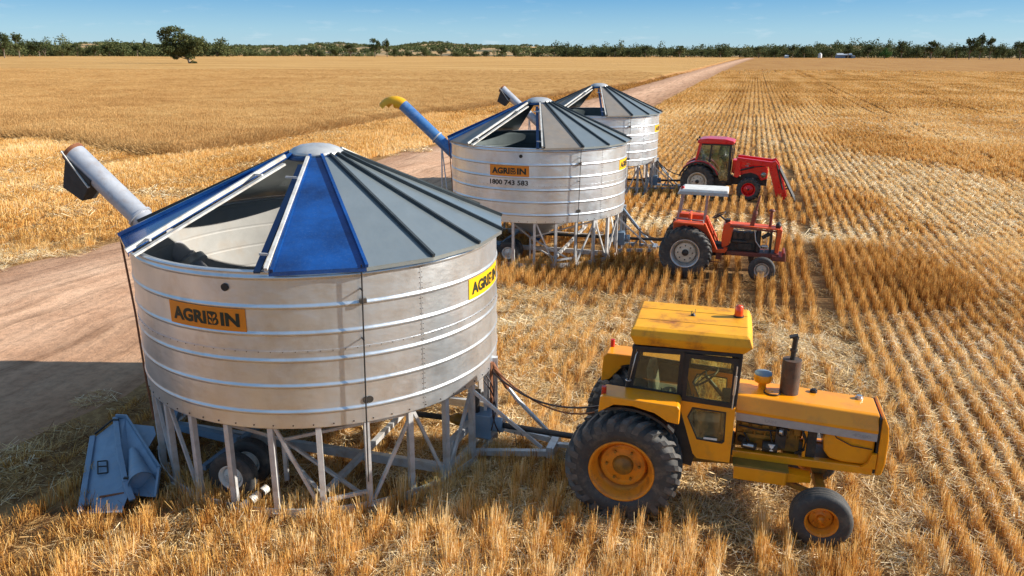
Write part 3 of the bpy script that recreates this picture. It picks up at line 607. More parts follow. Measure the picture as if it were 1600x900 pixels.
# uncut wheat --------------------------------------------------
def wheat_material():
    m, N, L, P = nt('wheat_canopy')
    geo = N.new('ShaderNodeNewGeometry'); pos = geo.outputs['Position']
    rot = N.new('ShaderNodeMapping'); rot.inputs['Rotation'].default_value = (0, 0, ROW); L.new(pos, rot.inputs['Vector'])
    st = N.new('ShaderNodeMapping'); st.inputs['Scale'].default_value = (.22, 1, 1); st.inputs['Rotation'].default_value = (0, 0, .35); L.new(rot.outputs[0], st.inputs['Vector'])
    f = noise(N, L, pos, 2.4, 7, .72); g = noise(N, L, st.outputs[0], .055, 7, .68, .4)
    a = ramp(N, [(.33, (.24, .11, .03)), (.5, (.52, .285, .09)), (.66, (.76, .50, .21))]); L.new(f.outputs['Fac'], a.inputs['Fac'])
    b = ramp(N, [(.34, (.38, .185, .055)), (.5, (.58, .33, .11)), (.66, (.74, .48, .20))]); L.new(g.outputs['Fac'], b.inputs['Fac'])
    L.new(mixc(N, L, .5, a.outputs['Color'], b.outputs['Color']), P.inputs['Base Color'])
    P.inputs['Roughness'].default_value = .9; P.inputs['Specular IOR Level'].default_value = .1
    bp = N.new('ShaderNodeBump'); bp.inputs['Strength'].default_value = 1; bp.inputs['Distance'].default_value = .25; L.new(f.outputs['Fac'], bp.inputs['Height']); L.new(bp.outputs[0], P.inputs['Normal'])
    return m
M['wheat_canopy'] = wheat_material()
M['wheat_stalks'] = mat('wheat_stalks', (.22, .10, .03), (.40, .21, .065), 9, .9, 0, .8, 12, stretch=(1, 1, .1))  # brown stalks, base darkened to paint in self-shadow between them
def build_wheat():
    import mathutils.geometry as mg
    edge = [WHEAT[i] for i in (-1,)] + [p for p in WHEAT[:10]]
    # canopy: fan of strips from the near edge back to the far side
    e = np.array([(-420, 160), (-90, 77)] + WHEAT[:10]); d = np.r_[0, np.cumsum(np.hypot(*(e[1:] - e[:-1]).T))]
    q = np.unique(np.r_[np.linspace(0, d[-1], 200), d]); ex = np.interp(q, d, e[:, 0]); ey = np.interp(q, d, e[:, 1])
    ex = ex + .9 * (vnoise(q, q * 0, 2.3, 51) - .5) + 1.4 * (vnoise(q, q * 0, 11, 52) - .5); ey = ey + .6 * (vnoise(q, q * 0, 2.0, 53) - .5)
    m = len(q); fx = np.interp(q, [0, d[-1]], [-500, 272]); fy = np.full(m, 985.)
    T = [0, .002, .006, .015, .03, .06, .12, .25, .5, 1]; vs = [(ex[i], ey[i], 0.0) for i in range(m)]
    for t in T:
        for i in range(m):
            X = ex[i] + (fx[i] - ex[i]) * t; Y = ey[i] + (fy[i] - ey[i]) * t
            vs.append((X, Y, .62 if t > 0 else .52))
    fs = [(r * m + i, r * m + i + 1, (r + 1) * m + i + 1, (r + 1) * m + i) for r in range(len(T)) for i in range(m - 1)]
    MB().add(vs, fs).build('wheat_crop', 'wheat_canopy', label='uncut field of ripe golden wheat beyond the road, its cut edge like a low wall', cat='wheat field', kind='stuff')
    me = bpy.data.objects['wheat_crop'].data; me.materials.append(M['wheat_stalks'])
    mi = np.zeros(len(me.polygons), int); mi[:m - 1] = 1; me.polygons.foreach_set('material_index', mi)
    # tufts over the nearer canopy and thickly along its edge
    A = 90000; y = 48 + (270 - 48) * rng.uniform(0, 1, A) ** 1.9; x = rng.uniform(-1, 1, A) * (y * .7 + 3); x = np.where(x > 40, -x, x)
    k = inpoly(x, y, WHEAT); x, y = x[k], y[k]; z = np.zeros(len(x)) + .14
    el = (q > d[1] - 10) & (ey < 120); ii = np.where(el)[0]; B = 5000; t = rng.uniform(ii[0], ii[-1] - 1, B); i0 = t.astype(int); fr = t - i0
    bx = ex[i0] * (1 - fr) + ex[i0 + 1] * fr - rng.uniform(-.25, .55, B); by = ey[i0] * (1 - fr) + ey[i0 + 1] * fr + rng.uniform(-.25, .4, B)
    x = np.r_[x, bx]; y = np.r_[y, by]; n = len(x); z = np.r_[z, np.full(B, -.02)]
    tn = .35 * (vnoise(x, y, 4, 61) - .5) + rng.normal(0, .05, n) + .16
    scatter('wheat_ears', np.c_[x, y, z], rng.uniform(0, 6.28, n), np.c_[np.ones(n), np.ones(n), rng.uniform(1.0, 1.3, n)], rng.integers(0, 5, n), tn, wheat_src, 'heads of ripe uncut wheat standing over and along the edge of the crop', 'wheat')
    print('wheat', n)
build_wheat()

# ------------------------------------------------------------------ lettering
def text_mesh(txt, size, bold=.0, extr=.002):
    cu = bpy.data.curves.new('lettering', 'FONT'); cu.body = txt; cu.size = size; cu.offset = bold; cu.extrude = extr
    cu.align_x = 'CENTER'; cu.align_y = 'CENTER'; cu.resolution_u = 3
    ob = bpy.data.objects.new('lettering', cu); COL.objects.link(ob)
    bpy.context.view_layer.update(); dg = bpy.context.evaluated_depsgraph_get()
    me = ob.evaluated_get(dg).to_mesh(); vs = [tuple(v.co) for v in me.vertices]; fs = [tuple(p.vertices) for p in me.polygons]
    ob.evaluated_get(dg).to_mesh_clear(); bpy.data.objects.remove(ob); bpy.data.curves.remove(cu)
    return vs, fs
def fit(vs, w, h):
    xs = [v[0] for v in vs]; ys = [v[1] for v in vs]; sx = w / (max(xs) - min(xs)); sy = h / (max(ys) - min(ys)); cx = (max(xs) + min(xs)) / 2; cy = (max(ys) + min(ys)) / 2
    return [((v[0] - cx) * sx, (v[1] - cy) * sy, v[2]) for v in vs]
def bend(vs, R, az, z, off):
    return [pol(R + off + v[2], az + math.degrees(v[0] / R), z + v[1]) for v in vs]
def leaf(cx, cy, ang, L, W, z):
    pts = []; n = 10
    for k in range(n):
        t = k / n * 2 * math.pi; a = L * math.cos(t); b = W * math.sin(t) * (1 - .35 * math.cos(t) ** 2)
        pts.append((cx + a * math.cos(ang) - b * math.sin(ang), cy + a * math.sin(ang) + b * math.cos(ang), z))
    return pts
BR = 2.85; ZT = 3.646; ZB = 1.411
def agribin_sign(parent, az, matname, lab):
    W, H = 1.244, .315; z = 2.965; p = MB(); n = 14; A = math.degrees(W / BR)
    vs = []
    for k in range(n + 1):
        a = az - A / 2 + A * k / n
        for r, zz in ((BR + .004, z - H / 2), (BR + .004, z + H / 2), (BR + .010, z + H / 2), (BR + .010, z - H / 2)): vs.append(pol(r, a, zz))
    fs = [(4 * k + i, 4 * k + 4 + i, 4 * k + 4 + (i + 1) % 4, 4 * k + (i + 1) % 4) for k in range(n) for i in range(4)] + [(0, 1, 2, 3), (4 * n + 3, 4 * n + 2, 4 * n + 1, 4 * n)]
    s = p.add(vs, fs).build('sign', matname, parent, label=lab)
    l = MB()
    for txt, x0, x1 in (('AGRI', -.545, .035), ('IN', .262, .535)):
        v, f = text_mesh(txt, .3, .012); v = fit(v, x1 - x0, .185); v = [(a + (x0 + x1) / 2, b, c) for a, b, c in v]
        l.add(bend(v, BR, az, z, .014), f)
    # the B is a solid block letter with two pairs of wheat leaves cut out of it
    B = [(.062, -.0925), (.062, .0925), (.165, .0925), (.195, .085), (.212, .06), (.212, .03), (.195, .008), (.218, -.012), (.226, -.04), (.220, -.07), (.20, -.0875), (.175, -.0925)]
    v = [(a, b, h) for h in (0, .004) for a, b in B]; nb = len(B)
    l.add(bend(v, BR, az, z, .012), [tuple(range(nb)), tuple(range(2 * nb - 1, nb - 1, -1))] + [(k, nb + k, nb + (k + 1) % nb, (k + 1) % nb) for k in range(nb)])
    lt = l.build('lettering', 'lettering', s)
    q = MB()
    for cx, cy, an in ((.108, .034, 2.2), (.170, .034, .94), (.108, -.044, 2.2), (.176, -.044, .94)):
        q.add(bend(leaf(cx, cy, an, .036, .017, 0), BR, az, z, .019), [tuple(range(10))])
    q.add(bend([(.137, -.085, 0), (.143, -.085, 0), (.143, .02, 0), (.137, .02, 0)], BR, az, z, .0185), [(0, 1, 2, 3)])
    q.build('wheat_emblem', matname, s, fix=False)
def flat_sign(parent, name, txt, w, h, mname, place, bold=.01):
    v, f = text_mesh(txt, .2, bold, .001); v = fit(v, w, h); return MB().add([place(a) for a in v], f).build(name, mname, parent)

def wheel(parent, loc, R, w, rR, rimm, side=-1, lugs=0, discm=None, tyrem='tyre', rz=0, dish=.10, bolts=8, lugm=None, label=None, hubr=None, name='wheel', lh=.045, hubm=None):
    """axis along Y, outer face towards -Y for side -1. wheel disc > tyre, rim, hub"""
    rz = rz + (0 if side < 0 else math.pi); h = w / 2; hubr = hubr or rR * .35; discm = discm or rimm
    d = MB(); d.lathe([(0, -h + dish + .02), (hubr * .9, -h + dish + .02), (hubr, -h + dish + .03), (rR * .66, -h + dish), (rR * .70, -h + dish + .02), (rR * .74, -h + dish + .10), (rR * .74, -h + dish + .13), (0, -h + dish + .13)], 40, 'Y')
    o = d.build(name, discm, parent, loc, rz, label=label)
    r = MB(); r.lathe([(rR * .99, -h * .86), (rR * 1.02, -h * .92), (rR * .99, -h * .96), (rR * .93, -h * .93), (rR * .90, -h * .70), (rR * .80, -h * .55), (rR * .80, -h + dish + .15), (rR * .72, -h + dish + .11), (rR * .72, h * .6), (rR * .95, h * .9), (rR * 1.0, h * .86)], 48, 'Y', closed=True)
    r.build('rim', rimm, o)
    b = MB()
    for k in range(bolts):
        a = 2 * math.pi * k / bolts; c = (rR * .50 * math.cos(a), -h + dish - .012, rR * .50 * math.sin(a)); b.tube(c, (c[0], c[1] + .05, c[2]), rR * .045, 6)
    b.lathe([(0, -h + dish - .05), (hubr * .45, -h + dish - .05), (hubr * .55, -h + dish - .01), (hubr * .6, -h + dish + .05)], 20, 'Y')
    b.build('hub', hubm or (M['cast'] if lugs else discm), o)
    t = MB(); sh = R - (lh if lugs else .012)
    prof = [(rR * .98, -h * .80), (rR * 1.02, -h * .97), (rR + (R - rR) * .35, -h * 1.03), (rR + (R - rR) * .62, -h * 1.0), (sh - (R - rR) * .12, -h * .93), (sh - .012, -h * .80)]
    if lugs: prof += [(sh + .004, -h * .4), (sh + .008, 0)]
    else:
        for g in (-.62, -.2, .2): prof += [(sh, h * (g - .1)), (sh, h * (g + .02)), (sh - .02, h * (g + .05)), (sh - .02, h * (g + .1)), (sh, h * (g + .13))]
    prof = prof + [(a, -b) for a, b in prof[::-1] if b < 0 and (lugs or b < -h * .79)] + [(rR * .9, h * .5), (rR * .9, -h * .5)]
    t.lathe(prof, 64, 'Y', closed=True); t.build('tyre', tyrem, o)
    if lugs:
        g = MB()
        for s in (-1, 1):
            for k in range(lugs):
                a0 = 2 * math.pi * (k + (.5 if s > 0 else 0)) / lugs; pts = []
                for (yy, da, r0, r1) in ((0.02, 0, sh - .01, R), (.55, .12, sh - .01, R), (.93, .21, sh - .03, R - .02), (1.035, .25, sh - (R - rR) * .17, sh - (R - rR) * .02), (1.045, .27, sh - (R - rR) * .36, sh - (R - rR) * .33)):
                    wd = .030 if yy < .9 else .042
                    for dd in (-wd, wd):
                        for rr in (r0, r1):
                            a = a0 + da + dd / R * 1.35 * (1 if rr == r0 else .75); pts.append((rr * math.cos(a), s * h * yy, rr * math.sin(a)))
                n = 5; fs = []
                for i in range(n - 1):
                    p, q = 4 * i, 4 * i + 4
                    fs += [(p, p + 1, q + 1, q), (p + 1, p + 3, q + 3, q + 1), (p + 3, p + 2, q + 2, q + 3), (p + 2, p, q, q + 2)]
                fs += [(0, 2, 3, 1), (4 * n - 4, 4 * n - 3, 4 * n - 1, 4 * n - 2)]
                g.add(pts, fs)
        g.build('tread', lugm or 'tyre_dusty', o)
    return o

# ------------------------------------------------------------------ field bins
SP = {}
def leg_az(k): return -120.7 + k * 360 / 27
EDG = [-89.5, -65.8, -47.0, -28.2, -9.4, 12, 33.2, 54.5, 78.5, 102.5, 121.7, 140.9, 160.1, 179.3, 198.5, 222.5, 246.5, 270.5]
PAN = list(zip(EDG[:-1], EDG[1:]))          # roof panels; 0 is the one right of the open hatch
OPEN_FRONT = (15, 16); OPEN_BACK = (7, 8)
def build_bin(idx, x, y, label, blue_panels, brown_panels, auger_m, spout, rods_m):
    t = empty('field_bin', (x, y, 0), 0, label, 'grain bin', 'silver field bins standing along the dirt road')
    first = idx == 0
    def P(name, fn, m, parent=t, **kw):
        """build once, then share the mesh between the three bins"""
        key = name + '|' + str(kw.pop('key', ''))
        if key in SP:
            o = bpy.data.objects.new(name, SP[key]); COL.objects.link(o); o.parent = parent
            return o
        b = MB(); fn(b); o = b.build(name, m, parent, **kw); SP[key] = o.data; return o
    def wall(b):
        pr = []
        z = ZB; ribs = [1.65, 2.03, 2.40, 2.78, 3.15, 3.55]
        pr += [(BR, ZB), (BR, ZB + .01)]
        for rz_ in ribs:
            pr += [(BR, rz_ - .048), (BR, rz_ - .042)]
            pr += [(BR + .015 * math.sin(math.pi * k / 8) ** 1.2 - (.006 if k == 1 else 0), rz_ - .036 + .072 * k / 8) for k in range(1, 8)]
            pr += [(BR, rz_ + .042), (BR, rz_ + .048)]
        pr += [(BR, ZT - .035), (BR, ZT - .03), (BR + .03, ZT - .025), (BR + .03, ZT), (BR - .05, ZT + .004), (BR - .05, ZT - .01), (BR - .012, ZT - .03)]
        for rz_ in ribs[::-1]: pr += [(BR - .012, rz_ + .036), (BR - .012, rz_ + .028), (BR + .003, rz_), (BR - .012, rz_ - .028), (BR - .012, rz_ - .036)]
        pr += [(BR - .012, ZB + .01), (BR - .012, ZB)]
        b.lathe(pr, 180, closed=True)
    w = P('wall', wall, 'galv')
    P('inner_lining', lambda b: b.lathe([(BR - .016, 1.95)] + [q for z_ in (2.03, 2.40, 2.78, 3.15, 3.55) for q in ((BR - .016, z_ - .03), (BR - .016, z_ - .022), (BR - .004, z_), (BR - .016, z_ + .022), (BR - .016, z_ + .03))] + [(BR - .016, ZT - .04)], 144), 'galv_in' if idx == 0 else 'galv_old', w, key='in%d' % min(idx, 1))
    def seams(b):
        for a in (-49.5, -170, 70): 
            vs = [pol(r, a + da, z) for z in (ZB + .005, ZT - .04) for r, da in ((BR + .001, -.10), (BR + .004, -.10), (BR + .004, .10), (BR + .001, .10))]
            b.hexa([vs[0], vs[3], vs[2], vs[1], vs[4], vs[7], vs[6], vs[5]])
        vs = []; n = 120
        for k in range(n): vs += [pol(BR + .001, k * 3, 2.515), pol(BR + .006, k * 3, 2.515), pol(BR + .006, k * 3, 2.545), pol(BR + .001, k * 3, 2.545)]
        b.add(vs, [(4 * k + i, (4 * k + 4 + i) % (4 * n), (4 * k + 4 + (i + 1) % 4) % (4 * n), 4 * k + (i + 1) % 4) for k in range(n) for i in range(4)])
    P('sheet_seam', seams, 'galv', w)
    def bolts(b):
        for z, n in ((1.46, 66), (2.53, 110)):
            for k in range(n):
                a = 360 * k / n; b.tube(pol(BR, a, z), pol(BR + .009, a, z), .011 if z < 2 else .007, 6)
        for a in (-49.1, -49.9):
            for k in range(28): b.tube(pol(BR, a, 1.5 + k * .075), pol(BR + .007, a, 1.5 + k * .075), .006, 5)
    P('bolts', bolts, 'cast', w, kind='stuff')['kind'] = 'stuff'
    P('sight_port', lambda b: (b.tube(pol(BR, -102.5, 3.41), pol(BR + .02, -102.5, 3.41), .052, 16)), 'cast', w)
    P('lower_port', lambda b: (b.tube(pol(BR, -67.2, 1.75), pol(BR + .015, -67.2, 1.75), .05, 14), b.tube(pol(BR, -66.2, 1.75), pol(BR + .015, -66.2, 1.75), .05, 14)), 'cast', w)
    P('hopper_cone', lambda b: b.lathe([(2.835, 1.93), (.22, .50), (.20, .36), (.235, .36), (.25, .50), (2.838, 1.90)], 72, closed=True), 'galv_in')
    # legs
    def legmesh(b): b.box((BR - .055, 0, .78), (.085, .075, 1.40)); b.box((BR - .055, 0, .095), (.16, .11, .012))
    for k in range(27):
        if 'leg' not in SP:
            m_ = MB(); legmesh(m_); o = m_.build('leg', 'galv_dull', t, bevel=.006); SP['leg'] = o.data
        else:
            o = bpy.data.objects.new('leg', SP['leg']); COL.objects.link(o); o.parent = t
        o.rotation_euler = (0, 0, R_(leg_az(k)))
    def brace(a, za, b_, zb, ra=BR - .06, rb=BR - .06, w=.045, key=None, m='galv_dull'):
        P('brace', lambda b: b.beam(pol(ra, a, za), pol(rb, b_, zb), w), m, key=key)
    lz = leg_az
    for kk, (i, j) in enumerate(((-1, 0), (-2, -1), (2, 3), (5, 4), (5, 6), (7, 6), (9, 10), (11, 10), (14, 15), (17, 16), (20, 21), (22, 23), (24, 23))):
        brace(lz(i) + 1.2, 1.40, lz(j) - 1.2 * (1 if j > i else -1), .16, key='b%d' % kk)
    def inner(b):
        n1 = (-.30, -1.95, .78)
        b.beam((n1[0], n1[1], .10), n1, .06); b.beam(n1, pol(BR - .08, lz(1) - 1, 1.38), .045); b.beam(n1, pol(BR - .08, lz(5), 1.36), .045)
        b.beam(n1, pol(BR - .08, lz(4), .14), .045); b.beam((n1[0] + .02, n1[1], .55), pol(BR - .1, lz(3), .30), .04)
    def inner2(b):
        b.beam((-1.15, 1.85, .10), (-1.15, 1.85, .8), .06); b.beam((-1.15, 1.85, .8), pol(BR - .08, 135, 1.36), .045); b.beam((-1.15, 1.85, .8), pol(BR - .08, 70, 1.36), .045)
    P('inner_truss', inner, 'galv_dull'); P('inner_truss', inner2, 'galv_dull', key='2')
    def ring(b):
        vs = []; n = 81
        for k in range(n): vs += [pol(r, k * 360 / n + 1, z) for r, z in ((BR - .11, .02), (BR - .11, .09), (BR - .0, .09), (BR - .0, .02))]
        b.add(vs, [(4 * k + i, (4 * k + 4 + i) % (4 * n), (4 * k + 4 + (i + 1) % 4) % (4 * n), 4 * k + (i + 1) % 4) for k in range(n) for i in range(4)])
        vs = []
        for k in range(n): vs += [pol(r, k * 360 / n + 1, z) for r, z in ((BR - .02, .09), (BR - .02, .16), (BR - .0, .16), (BR - .0, .09))]
        b.add(vs, [(4 * k + i, (4 * k + 4 + i) % (4 * n), (4 * k + 4 + (i + 1) % 4) % (4 * n), 4 * k + (i + 1) % 4) for k in range(n) for i in range(4)])
    P('base_ring', ring, 'galv_dull')
    P('low_rail', lambda b: b.beam(pol(BR - .06, lz(3), .24), pol(BR - .06, lz(4), .30), .05), 'galv_dull')
    # two long sleepers in tow direction and cross members
    D = R_(-16.5); dv = (math.cos(D), math.sin(D)); nv = (-dv[1], dv[0])
    def L_(s, p, z): return (dv[0] * s + nv[0] * p, dv[1] * s + nv[1] * p, z)
    for kk, pp in enumerate((-1.15, 1.15)):
        P('sleeper', lambda b: b.beam(L_(-2.5, pp, .24), L_(2.52, pp, .24), .09, .14), 'galv_dull', key=kk)
    for kk, ss in enumerate((-.9, 1.2)):
        P('cross_member', lambda b: b.beam(L_(ss, -2.35, .33), L_(ss, 2.35, .33), .08, .08), 'skyblue' if kk == 0 else 'galv_dull', key=kk)
    P('rear_channel', lambda b: (b.beam((-2.5, -.75, .42), (-1.2, -1.35, .45), .11, .12), b.beam((-2.35, -.3, .95), (-2.55, -1.0, .2), .09)), 'skyblue')
    # transport wheels
    for kk, (wx, wy, sd) in enumerate(((-.98, -2.26, -1), (-.87, -1.83, -1), (.35, 2.3, 1))):
        key = 'tw'
        wl_ = wheel(t, (wx, wy, .37), .37, .20, .19, M['canopy'], sd, rz=R_(-10), dish=.045, bolts=6, lugs=0, discm=M['canopy'], name='transport_wheel')
    # roof
    Rt, Zt, Re, Ze = .42, 4.80, 2.985, 3.665
    def panel(b, a=12, th=.008):
        v = []
        for dz in (0, -th): v += [pol(Re, -a, Ze + dz), pol(Re, a, Ze + dz), pol(Rt, a, Zt + dz), pol(Rt, -a, Zt + dz)]
        b.hexa([v[4], v[5], v[6], v[7], v[0], v[1], v[2], v[3]])
        # eave lip turned down
        b.hexa([Vector(pol(Re - .012, -a, Ze - .055)), Vector(pol(Re, -a, Ze - .055)), Vector(pol(Re, a, Ze - .055)), Vector(pol(Re - .012, a, Ze - .055)),
                Vector(pol(Re - .012, -a, Ze - .009)), Vector(pol(Re, -a, Ze - .009)), Vector(pol(Re, a, Ze - .009)), Vector(pol(Re - .012, a, Ze - .009))])
    def rib(b, a=12, w=.042, h=.05, off=0): b.beam(Vector(pol(Re + .012, a, Ze + h / 2 - .004)), Vector(pol(Rt + .01, a, Zt + h / 2 - .004)), w, h)
    def instm(name, key, fn, m, parent, rz):
        if key not in SP:
            q = MB(); fn(q); o = q.build(name, m, parent, rz=rz); SP[key] = o.data
        else:
            o = bpy.data.objects.new(name, SP[key]); COL.objects.link(o); o.parent = parent; o.rotation_euler = (0, 0, rz)
        return o
    for k, (a0, a1) in enumerate(PAN):
        if k in OPEN_FRONT or (k in OPEN_BACK and not (idx == 1 and k == 7)): continue
        mm = 'blue' if k in blue_panels else ('roof_brown' if k in brown_panels else 'roof')
        rzz = R_((a0 + a1) / 2); hw = (a1 - a0) / 2; wk = '%.1f' % hw
        o = instm('roof_panel', 'pan' + mm + wk, lambda b: panel(b, hw), mm, t, rzz)
        if k in blue_panels: o['label'] = 'scratched blue roof panel beside the open hatch'
        rm = 'blue' if k in blue_panels else 'seam'
        instm('roof_rib', 'rib' + rm + wk, lambda b: rib(b, hw), rm, t, rzz)
        if k - 1 in OPEN_FRONT + OPEN_BACK or k == 0 or (k in blue_panels):
            instm('roof_rib', 'ribL' + rm + wk, lambda b: rib(b, -hw + .8), rm, t, rzz)
    # pale rails down both sides of the open hatch
    for kk, (a, sgn) in enumerate(((-137.2, 1), (-89.9, -1))):
        P('hatch_rail', lambda b: b.beam(pol(Re + .03, a, Ze + .04), pol(Rt + .12, a, Zt + .0), .045, .055), 'white_rail', key='h%d' % kk)
        P('hatch_track', lambda b: b.beam(pol(Re - .02, a + 2.6 * sgn, Ze - .01), pol(Rt + .2, a + 9 * sgn, Zt - .11), .085, .03), 'white_rail' if sgn > 0 else 'blue_dark', key='t%d' % kk)
        for f_ in (.25, .9): P('hatch_bracket', lambda b: b.beam(Vector(pol(Re * f_ + Rt * (1 - f_), a - .5 * sgn, Ze * f_ + Zt * (1 - f_) + .05)), Vector(pol(Re * f_ + Rt * (1 - f_), a + 3 * sgn / f_, Ze * f_ + Zt * (1 - f_) + .06)), .03, .03), 'galv_dull', key='k%d%s' % (kk, f_))
    for kk, a in enumerate((55, 102.5)):
        P('hatch_rail', lambda b: b.beam(pol(Re + .03, a, Ze + .04), pol(Rt + .1, a, Zt + .02), .05, .06), 'white_rail', key='hb%d' % kk)
    P('roof_cap', lambda b: b.lathe([(0, 4.955), (.12, 4.95), (.25, 4.93), (.36, 4.885), (.405, 4.845), (.42, 4.835), (.42, 4.79), (.40, 4.77), (.37, 4.79), (.37, 4.83), (0, 4.90)], 48), 'cap')
    P('cap_ring', lambda b: b.lathe([(.40, 4.76), (.47, 4.72), (.50, 4.74), (.44, 4.80)], 40, closed=True), 'blue_dark')
    # hatch pull rods and their brackets
    def rod(b, a, z0, z1, lean):
        b.tube(pol(2.96, a, z1), pol(2.96, a + lean, z0), .011, 6); 
        for z in (3.35, 2.66): b.tube(pol(BR, a + lean * (z1 - z) / 3, z), pol(2.97, a + lean * (z1 - z) / 3, z), .012, 6)
    P('hatch_rod', lambda b: rod(b, -67.0, .55, 3.70, -1.2), 'steel_black', key='r0')
    P('hatch_rod', lambda b: b.path([pol(3.0, -164, 3.66), pol(2.93, -163, 2.4), pol(2.90, -162, 1.25), pol(2.86, -161, .6)], .016, 6), 'rust' if idx == 0 else 'steel_black', key='r1')
    P('rod_stop', lambda b: b.box(pol(2.90, -66.8, 3.19), (.09, .05, .06), Matrix.Rotation(R_(23), 3, 'Z')), 'cast', key='s0')
    # swinging auger
    AZ = 163.5; sl_ = .865
    def A(s, dz=0, dp=0): a = R_(AZ); return (s * math.cos(a) - dp * math.sin(a), s * math.sin(a) + dp * math.cos(a), .47 + sl_ * s + dz)
    au = P('auger_tube', lambda b: b.tube(A(-.15), A(4.78), .19, 28), auger_m, key=auger_m)
    for s in (2.72, 3.55): P('tube_flange', lambda b: b.tube(A(s), A(s + .03), .225, 24), 'galv_dull' if idx else 'auger_grey', au, key='fl%d%s' % (idx, s))
    P('auger_strap', lambda b: [b.beam(A(s, -.24, -.03), A(s, .0, -.21), .04, .02) for s in (3.9,)], 'rust', au)
    P('wall_collar', lambda b: b.tube(A(2.58), A(2.66), .31, 28), 'white_rail')
    a_ = R_(AZ); ax = Vector((math.cos(a_), math.sin(a_), 0)); bx = Vector((-ax.y, ax.x, 0)); e = Vector(A(4.78))
    if spout == 'rubber':
        def sp(b):
            top = [e + ax * p + bx * q + Vector((0, 0, z)) for p, q, z in ((-.46, -.20, -.42), (-.46, .20, -.42), (.02, .20, -.02), (.02, -.20, -.02))]
            bot = [e + ax * p + bx * q + Vector((0, 0, z)) for p, q, z in ((-.16, -.16, -.80), (-.16, .16, -.80), (.22, .16, -.58), (.22, -.16, -.58))]
            v = top + bot; b.add(v, [(0, 1, 5, 4), (1, 2, 6, 5), (2, 3, 7, 6), (3, 0, 4, 7)])
            vi = [p * .96 + (e + ax * .05 + Vector((0, 0, -.3))) * .04 for p in v]; b.add(vi, [(0, 4, 5, 1), (1, 5, 6, 2), (2, 6, 7, 3), (3, 7, 4, 0)])
        P('spout', sp, 'black_rubber', key='sr', fix=False)
        P('end_cap', lambda b: b.tube(A(4.78), A(4.83), .20, 28), 'rust', au)
        P('spout_strip', lambda b: (b.beam(A(4.40, -.22, -.19), A(4.86, .0, -.2), .05, .02), b.beam(A(4.40, -.22, .19), A(4.86, .0, .2), .05, .02)), 'white_rail', key='ss')
    else:
        def sp(b):
            n = 9; vs = []; m_ = 18; sec = []
            for k in range(n):
                t_ = k / (n - 1); ang = math.atan(sl_) - t_ * R_(88)
                if k == 0: c = e.copy(); dl = 0
                else: c = c + (ax * math.cos(ang) + Vector((0, 0, math.sin(ang)))) * .095
                nrm = -ax * math.sin(ang) + Vector((0, 0, math.cos(ang)))
                ring_ = [c + nrm * (.20 + .03 * t_) * math.cos(2 * math.pi * q / m_) + bx * (.20 + .05 * t_) * math.sin(2 * math.pi * q / m_) for q in range(m_)]
                vs += ring_
            b.add(vs, [(i * m_ + q, i * m_ + (q + 1) % m_, (i + 1) * m_ + (q + 1) % m_, (i + 1) * m_ + q) for i in range(n - 1) for q in range(m_)
                       if not (i > 2 and abs(q - m_ / 2 + .5) < 4)], True)
        P('spout', sp, 'yellow_plastic', key='sy', fix=False)
    P('auger_prop', lambda b: (b.tube(A(3.45, -.15, -.1), pol(3.35, 168, .05), .025, 8), b.tube(A(3.45, -.15, -.1), pol(2.9, 176, .25), .02, 8)), 'galv_dull')
    # drive line and drawbar on the tractor side
    P('drive_shaft', lambda b: (b.tube(L_(.1, 0, .47), L_(2.35, -.02, .50), .05, 14), b.tube(L_(3.05, -.05, .52), L_(4.55, -.30, .62), .048, 14)), 'steel_black')
    P('shaft_guard', lambda b: (b.tube(L_(2.30, -.02, .50), L_(2.50, -.03, .50), .105, 18), b.tube(L_(2.2, -.02, .50), L_(2.3, -.02, .50), .06, 18, .105)), 'yel_dark')
    P('gearbox', lambda b: (b.box(L_(2.78, -.05, .52), (.36, .34, .42), Matrix.Rotation(D, 3, 'Z')), b.tube(L_(2.95, -.05, .52), L_(3.12, -.05, .52), .12, 18), b.tube(L_(2.48, -.05, .52), L_(2.62, -.05, .52), .13, 18)), 'skyblue', bevel=.02)
    P('hydraulic_motor', lambda b: (b.tube(L_(2.66, -.1, .70), L_(2.66, -.1, 1.02), .07, 14), b.box(L_(2.66, -.1, 1.05), (.17, .13, .09))), 'steel_black')
    P('drawbar', lambda b: (b.beam(L_(2.6, .48, .24), L_(3.95, .18, .26), .09, .09), b.beam(L_(2.6, -.48, .18), L_(3.95, -.18, .22), .09, .09), b.beam(L_(3.95, -.26, .25), L_(3.95, .26, .25), .12, .18),
                             b.beam(L_(3.95, 0, .28), L_(4.25, 0, .30), .08, .06)), 'galv_dull' if idx == 0 else 'skyblue', key='db%d' % min(idx, 1))
    P('hitch_beam', lambda b: (b.beam(L_(2.52, -.95, .52), L_(2.60, .10, .52), .11, .12), b.beam(L_(2.52, -.95, .09), L_(2.60, .10, .09), .11, .06), b.beam(L_(2.53, -.92, .10), L_(2.53, -.92, .50), .07), b.box(L_(2.60, .12, .5), (.14, .14, .26))), 'galv_dull')
    P('drawbar_stay', lambda b: (b.beam(L_(2.66, -.55, 1.38), L_(3.80, -.20, .30), .05), b.beam(L_(2.75, .32, 1.42), L_(3.25, .28, .86), .05), b.beam(L_(3.25, .28, .86), L_(3.9, .2, .3), .05)), 'galv_dull')
    P('upright_post', lambda b: (b.beam(L_(2.86, .30, .1), L_(2.86, .30, 1.55), .10, .10), b.beam(L_(2.80, -.02, .3), L_(2.80, -.02, 1.42), .055)), 'galv_dull')
    P('ram', lambda b: (b.tube(L_(2.84, .14, .65), L_(2.84, .14, 1.52), .04, 12), b.tube(L_(2.86, .16, 1.5), L_(3.1, .24, 1.05), .035, 12)), 'rust' if idx == 0 else 'steel_black', key='rm%d' % min(idx, 1))
